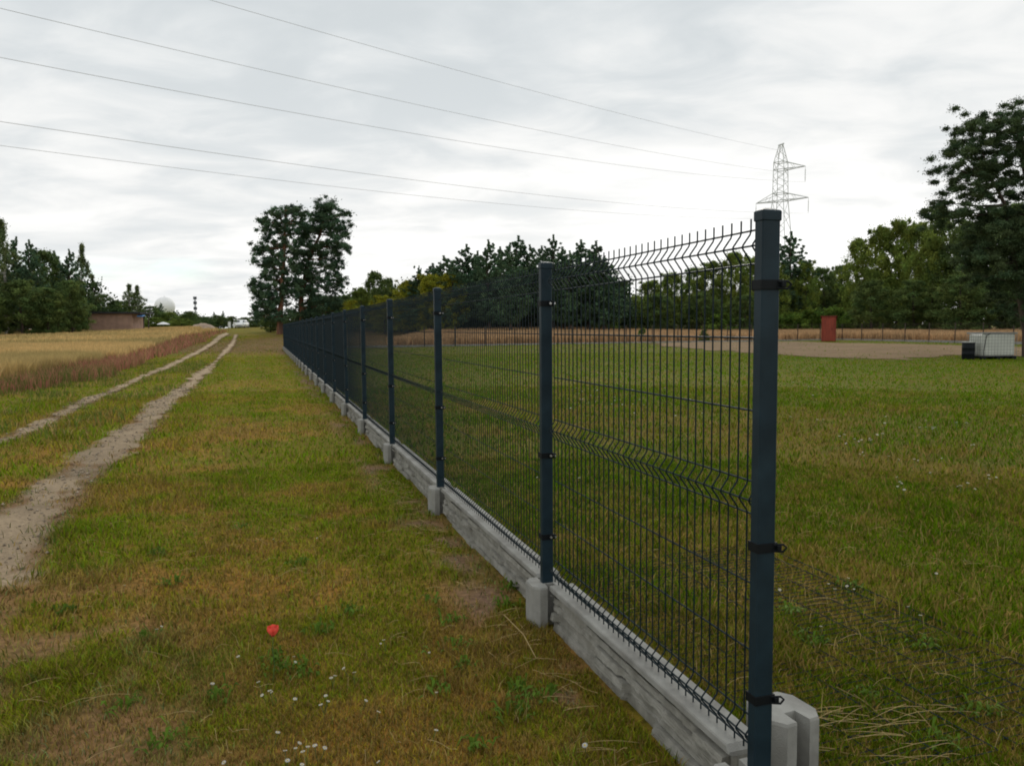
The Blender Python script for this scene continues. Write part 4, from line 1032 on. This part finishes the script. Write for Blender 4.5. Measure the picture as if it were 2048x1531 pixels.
# ------------------------------------------------------------------ flowers and straws
def flower_proto(hs, r):
    root = empty('daisy', (0, 0, 0)); h = hs
    MB().tube([(0, 0, -.01), (.004, .002, h*.5), (0, 0, h)], .0012, 5).build('stem', M['stem'], root)
    m = MB(); np_ = 12
    for k in range(np_):
        a = k*2*math.pi/np_; ca_, sa_ = math.cos(a), math.sin(a); px_, py_ = -sa_, ca_; w_ = r*.22
        m.add([(ca_*r*.25+px_*w_*.5, sa_*r*.25+py_*w_*.5, h+.001), (ca_*r*.25-px_*w_*.5, sa_*r*.25-py_*w_*.5, h+.001), (ca_*r*.85-px_*w_, sa_*r*.85-py_*w_, h+.002), (ca_*r, sa_*r, h-.001), (ca_*r*.85+px_*w_, sa_*r*.85+py_*w_, h+.002)], [(0, 1, 2, 3, 4)])
    fl_ = m.build('petals', M['petal'], root)
    MB().lathe([(r*.33, h), (r*.30, h+r*.18), (r*.12, h+r*.3), (.0001, h+r*.32)], 10).build('flower_center', M['yolk'], root)
    return root
fpz = flower_proto(.06, .0082)
fkids = list(fpz.children_recursive) if hasattr(fpz, 'children_recursive') else []
fkids = [o for o in bpy.data.objects if o.parent == fpz]
first = [True]
def daisy(px, py, label, group, sc=1.0, hgt=.07):
    x_, y_ = ground_at(px, py, hgt*sc)
    if first[0]: o_ = fpz; first[0] = False
    else:
        o_ = fpz.copy(); col.objects.link(o_)
        for c in fkids: d = c.copy(); col.objects.link(d); d.parent = o_
    o_.location = (x_, y_, float(terr(x_, y_))); o_.scale = (sc, sc, sc)
    o_.rotation_euler = (random.uniform(-.6, .3), random.uniform(-.5, .5), random.uniform(0, 6.28))
    tag(o_, label, 'flower', group)
n1 = [(x/2.883, y/2.883+1000) for x, y in [(905, 715), (908, 735), (705, 485), (1395, 883), (1688, 903), (1680, 912), (1207, 1040), (1510, 1035), (1605, 1080), (1540, 1095), (1570, 1087), (1883, 1112), (1875, 1155), (1866, 1165), (1680, 1390), (1705, 1420), (1770, 1425), (1765, 1437), (1830, 1400), (1640, 1450), (1650, 1470), (1700, 1495), (1720, 1510), (1325, 1465), (1918, 1010), (1600, 215), (1865, 197), (1845, 204)]]
n1 += [(x/2.926+500, y/2.926+1100) for x, y in [(792, 517), (765, 527), (1055, 590), (585, 670), (615, 710), (485, 730), (640, 865), (715, 947), (1090, 823), (1070, 1055), (795, 1213), (135, 1052), (395, 1127), (250, 850)]]
for p in n1: daisy(p[0], p[1], 'small white daisy in the mown strip in front of the fence', 'daisies outside the fence', random.uniform(.75, 1.15))
daisy(1180, 1470, 'single larger white daisy between the strip and the concrete board', None, 1.35)
n2 = [(x/3.329+1540, y/3.329+640) for x, y in [(790, 630), (765, 670), (1045, 660), (1020, 700), (1050, 703), (1080, 700), (1110, 705), (1130, 700), (1245, 670), (1290, 672), (1315, 672), (470, 760), (490, 752), (535, 795), (575, 782), (590, 790), (625, 780), (665, 790), (685, 775), (690, 788), (695, 740), (750, 743), (578, 877), (630, 860), (650, 888), (785, 897), (830, 910), (965, 917), (1000, 917), (1160, 905), (1085, 1000), (850, 1062), (850, 1088), (898, 1062), (900, 1105), (880, 1030), (1455, 1017), (1493, 1023), (1440, 1040), (1260, 1090), (1285, 1092), (1310, 1070), (1340, 1100), (1325, 818), (1355, 815), (1680, 628), (290, 490), (150, 405), (260, 435), (310, 435), (350, 440), (1410, 518), (1460, 520), (300, 650), (330, 645), (120, 630)]]
n2 += [(x/3.553+1540, y/3.553+1100) for x, y in [(420, 230), (470, 265), (545, 195), (560, 222), (595, 262), (65, 238), (1185, 145), (360, 535), (1010, 390), (1080, 455)]]
n2 += [(1122+random.random()*130, 742+random.random()*70) for _ in range(36)]+[(1255+random.random()*200, 770+random.random()*60) for _ in range(16)]+[(590+300*random.random()+300, 930+random.random()*40) for _ in range(3)]
for p in n2: daisy(p[0], p[1], 'small white daisy in the lawn inside the fence', 'daisies inside the fence', random.uniform(.85, 1.15)*(1.0 if p[1] > 1080 else 1.45 if p[1] > 880 else 1.9))
# poppy
px_, py_ = ground_at(546, 1266, .24)
pop = empty('poppy', (px_, py_, float(terr(px_, py_))), .6, 'single red poppy in the mown strip at the front', 'flower')
MB().tube([(.0, .03, -.01), (.008, .02, .08), (-.004, .0, .16), (0, 0, .222)], .0018, 6).build('stem', M['stem'], pop)
m = MB()
for k in range(5):
    a0 = k*1.257; n_ = 8; vs = []
    for i in range(6):
        t = i/5
        for j in range(n_):
            u = (j/(n_-1)-.5)*1.75*(.35+.65*math.sin(min(1, t*1.1)*math.pi*.6)); rr2 = .004+.021*math.sin(t*1.9)+.0015*math.sin(j*2.1+k)
            vs.append((rr2*math.cos(a0+u), rr2*math.sin(a0+u), .220+.046*t**.9+.002*math.sin(j*2.9+k*2)*t-.006*abs(u)*t))
    m.add(vs, [(i*n_+j, i*n_+j+1, (i+1)*n_+j+1, (i+1)*n_+j) for i in range(5) for j in range(n_-1)])
m.build('petals', M['poppy'], pop, smooth=True)
MB().lathe([(.003, .222), (.006, .235), (.006, .245), (.002, .248)], 8).build('seed_head', M['black'], pop)
# leaf rosettes (low broad weeds) and straws
rg = np.random.default_rng(77)
vs = []; cc = []
ros = [ground_at(*p) for p in [(572, 1345), (600, 1350), (545, 1332), (880, 1390), (905, 1300), (930, 1340), (1030, 1430), (960, 1500), (330, 1490), (300, 1280), (320, 1110), (345, 1170), (600, 1130), (900, 1250), (860, 1210), (1020, 1180), (1090, 1400), (1040, 1390), (1580, 1230), (1620, 1290), (1700, 1180), (1880, 1490), (1960, 1430), (1850, 1300), (1740, 1400), (700, 1230), (640, 1270), (430, 1400), (250, 1420), (480, 1060), (130, 1230), (1010, 1215)]]
for (x_, y_) in ros:
    for k in range(rg.integers(16, 34)):
        a = rg.random()*6.28; L_ = .025+.05*rg.random(); w_ = .004+.005*rg.random(); ox, oy = rg.normal(size=2)*.035; h0 = .02+.04*rg.random()
        dx, dy = math.cos(a), math.sin(a); z0_ = float(terr(x_, y_))
        vs += [(x_+ox, y_+oy, z0_), (x_+ox+dx*L_*.5-dy*w_, y_+oy+dy*L_*.5+dx*w_, z0_+h0), (x_+ox+dx*L_, y_+oy+dy*L_, z0_+h0*.8), (x_+ox+dx*L_*.5+dy*w_, y_+oy+dy*L_*.5-dx*w_, z0_+h0)]
        c_ = np.array([.10, .175, .02])*(.7+.6*rg.random()); cc += [c_]*4
o = npmesh('leafy_weeds', np.array(vs), None, np.arange(len(vs)).reshape(-1, 4), M['grass'], colors=np.array(cc)); tag(o, 'low leafy green weeds scattered in the mown grass', 'weeds', kind='stuff')
m = MB()
def straw(x_, y_, a, L_, r_=.0011, lift=.03):
    z0_ = float(terr(x_, y_)); n_ = 4; b = rg.normal()*.10
    m.tube([(x_+math.cos(a+b*k/n_)*L_*(k/n_-.5), y_+math.sin(a+b*k/n_)*L_*(k/n_-.5), z0_+.012+lift*abs(math.sin(k*.5+a))) for k in range(n_+1)], r_, 3, caps=False)
for k in range(480):
    x_, y_ = fan(1, 1.6, 7); x_, y_ = float(x_[0]), float(y_[0]); s, t = st(x_, y_)
    if -.07 < s < .16 and -.1 < t: continue
    straw(x_, y_, rg.random()*6.28, .05+.12*rg.random(), .0009)
for k in range(34):
    p = ground_at(1570+rg.random()*330, 1420+rg.random()*115); straw(p[0], p[1], -.15+rg.normal()*.6, .12+.22*rg.random(), .0010)
for k in range(140):
    t = rg.random()*6; p = fl(-.12-.2*rg.random(), t+.1); straw(p[0], p[1], rg.random()*6.28, .08+.12*rg.random(), .001, .015)
o = m.build('straw_litter', M['straw']); tag(o, 'dry straw stems scattered over the cut grass', 'straw', kind='stuff')
m = MB(); a = ground_at(1008, 1240, .05); b_ = ground_at(1072, 1318, .02)
m.tube([(a[0], a[1], .07), ((a[0]+b_[0])/2+.02, (a[1]+b_[1])/2, .05), (b_[0], b_[1], .02)], .0022, 5)
o = m.build('dry_stalk', M['straw']); tag(o, 'long pale dry stalk lying by the second concrete bracket', 'stalk')

# ------------------------------------------------------------------ world, sun
w = bpy.data.worlds.new('World'); scn.world = w; w.use_nodes = True; nt = w.node_tree; N = nt.nodes; L = nt.links
for n_ in list(N): N.remove(n_)
def nd(t, **k):
    q = N.new(t)
    for a, b in k.items(): setattr(q, a, b)
    return q
def math_(op, a, b=None, c=None, clamp=False):
    q = nd('ShaderNodeMath', operation=op, use_clamp=clamp)
    for i_, v in enumerate((a, b, c)):
        if v is None: continue
        if isinstance(v, (int, float)): q.inputs[i_].default_value = v
        else: L.new(v, q.inputs[i_])
    return q.outputs[0]
SUN_EL, SUN_AZ = 24.0, math.atan2(1380-1024, 1539)   # azimuth from +Y towards +X
sky = nd('ShaderNodeTexSky', sky_type='NISHITA', sun_disc=False); sky.sun_elevation = R(SUN_EL); sky.sun_rotation = SUN_AZ
tc = nd('ShaderNodeTexCoord'); sp = nd('ShaderNodeSeparateXYZ'); L.new(tc.outputs['Generated'], sp.inputs[0])
X, Y, Z = sp.outputs
zc = math_('ADD', math_('MAXIMUM', Z, 0.0), .13)
cx = math_('DIVIDE', X, zc); cy = math_('DIVIDE', Y, zc)
cb = nd('ShaderNodeCombineXYZ'); L.new(cx, cb.inputs[0]); L.new(cy, cb.inputs[1])
def noise(scale, detail, vec=None, dist=0.0, rough=.5, st_=None):
    q = nd('ShaderNodeTexNoise'); q.inputs['Scale'].default_value = scale; q.inputs['Detail'].default_value = detail; q.inputs['Distortion'].default_value = dist; q.inputs['Roughness'].default_value = rough
    if st_:
        mp = nd('ShaderNodeMapping'); mp.inputs['Scale'].default_value = st_[0]; mp.inputs['Location'].default_value = st_[1]; mp.inputs['Rotation'].default_value = (0, 0, st_[2]); L.new(vec, mp.inputs[0]); vec = mp.outputs[0]
    L.new(vec, q.inputs['Vector']); return q.outputs['Fac']
def mr(v, a, b, c, d, smooth=True):
    q = nd('ShaderNodeMapRange'); q.interpolation_type = 'SMOOTHSTEP' if smooth else 'LINEAR'
    for i_, u in enumerate((a, b, c, d)): q.inputs[i_+1].default_value = u
    L.new(v, q.inputs[0]); return q.outputs[0]
n_big = noise(.55, 5, cb.outputs[0], .4, .5, ((1, 1.25, 1), (3.1, .4, 0), .35))
n_sml = noise(2.1, 8, cb.outputs[0], .5, .55, ((1, 1.3, 1), (1.2, 5, 0), .35))
cov = math_('ADD', math_('MULTIPLY', n_big, .60), math_('MULTIPLY', n_sml, .40))
bright = mr(cov, .38, .60, 0.0, 1.0)
elev = mr(Z, .02, .42, 1.0, 0.0)
az = math_('ARCTAN2', X, Y)
glow = mr(math_('ABSOLUTE', math_('SUBTRACT', az, .24)), 0.0, .85, 1.0, 0.0)
glow = math_('MULTIPLY', glow, mr(Z, .02, .30, 1.0, 0.0))
lum = math_('ADD', math_('ADD', math_('MULTIPLY', bright, .20), .67), math_('ADD', math_('MULTIPLY', elev, .10), math_('MULTIPLY', glow, .15)))
# puffy low clouds near the horizon
cvec = nd('ShaderNodeCombineXYZ'); L.new(az, cvec.inputs[0]); L.new(math_('MULTIPLY', Z, 2.2), cvec.inputs[1])
puff = noise(7.0, 6, cvec.outputs[0], .2, .55)
low = mr(Z, .015, .10, 1.0, 0.0)
lum = math_('ADD', lum, math_('MULTIPLY', math_('MULTIPLY', low, math_('SUBTRACT', mr(puff, .38, .62, 0, 1), .45)), .22))
cm = nd('ShaderNodeMix', data_type='RGBA'); cm.inputs[6].default_value = (.90, .965, 1.0, 1); cm.inputs[7].default_value = (1.0, 1.0, .985, 1); L.new(mr(lum, .62, .95, 0, 1), cm.inputs[0])
sc_ = nd('ShaderNodeVectorMath', operation='SCALE'); L.new(cm.outputs[2], sc_.inputs[0]); L.new(lum, sc_.inputs['Scale'])
# rift of clear sky low on the left
rz = mr(math_('ABSOLUTE', math_('SUBTRACT', Z, .070)), .005, .020, 1, 0)
ra = mr(math_('ABSOLUTE', math_('SUBTRACT', az, -.475)), .02, .13, 1, 0)
rift = math_('MULTIPLY', math_('MULTIPLY', rz, ra), mr(puff, .42, .56, 1, .15))
skys = nd('ShaderNodeVectorMath', operation='SCALE'); L.new(sky.outputs[0], skys.inputs[0]); skys.inputs['Scale'].default_value = .13
rm = nd('ShaderNodeMix', data_type='RGBA'); L.new(math_('MULTIPLY', rift, .8), rm.inputs[0]); L.new(sc_.outputs[0], rm.inputs[6]); tn = nd('ShaderNodeVectorMath', operation='MULTIPLY'); L.new(skys.outputs[0], tn.inputs[0]); tn.inputs[1].default_value = (.80, .97, 1.10); L.new(tn.outputs[0], rm.inputs[7])
bg = nd('ShaderNodeBackground'); L.new(rm.outputs[2], bg.inputs['Color']); bg.inputs['Strength'].default_value = 1.0
ow = nd('ShaderNodeOutputWorld'); L.new(bg.outputs[0], ow.inputs['Surface'])
sl = bpy.data.lights.new('sun', 'SUN'); sl.energy = .8; sl.angle = R(18); sl.color = (1, .93, .82)
so = bpy.data.objects.new('sun', sl); col.objects.link(so)
d = Vector((math.sin(SUN_AZ)*math.cos(R(SUN_EL)), math.cos(SUN_AZ)*math.cos(R(SUN_EL)), math.sin(R(SUN_EL))))
so.rotation_euler = (-d).to_track_quat('-Z', 'Y').to_euler()

# ------------------------------------------------------------------ render settings
vs_ = scn.view_settings; vs_.view_transform = 'Standard'; vs_.look = 'None'; vs_.exposure = .10; vs_.gamma = 1
c = scn.cycles if hasattr(scn, 'cycles') else None
scn.render.engine = 'CYCLES'
scn.cycles.use_denoising = True
scn.cycles.max_bounces = 6; scn.cycles.diffuse_bounces = 3; scn.cycles.glossy_bounces = 2; scn.cycles.transmission_bounces = 3
scn.cycles.filter_width = 1.9
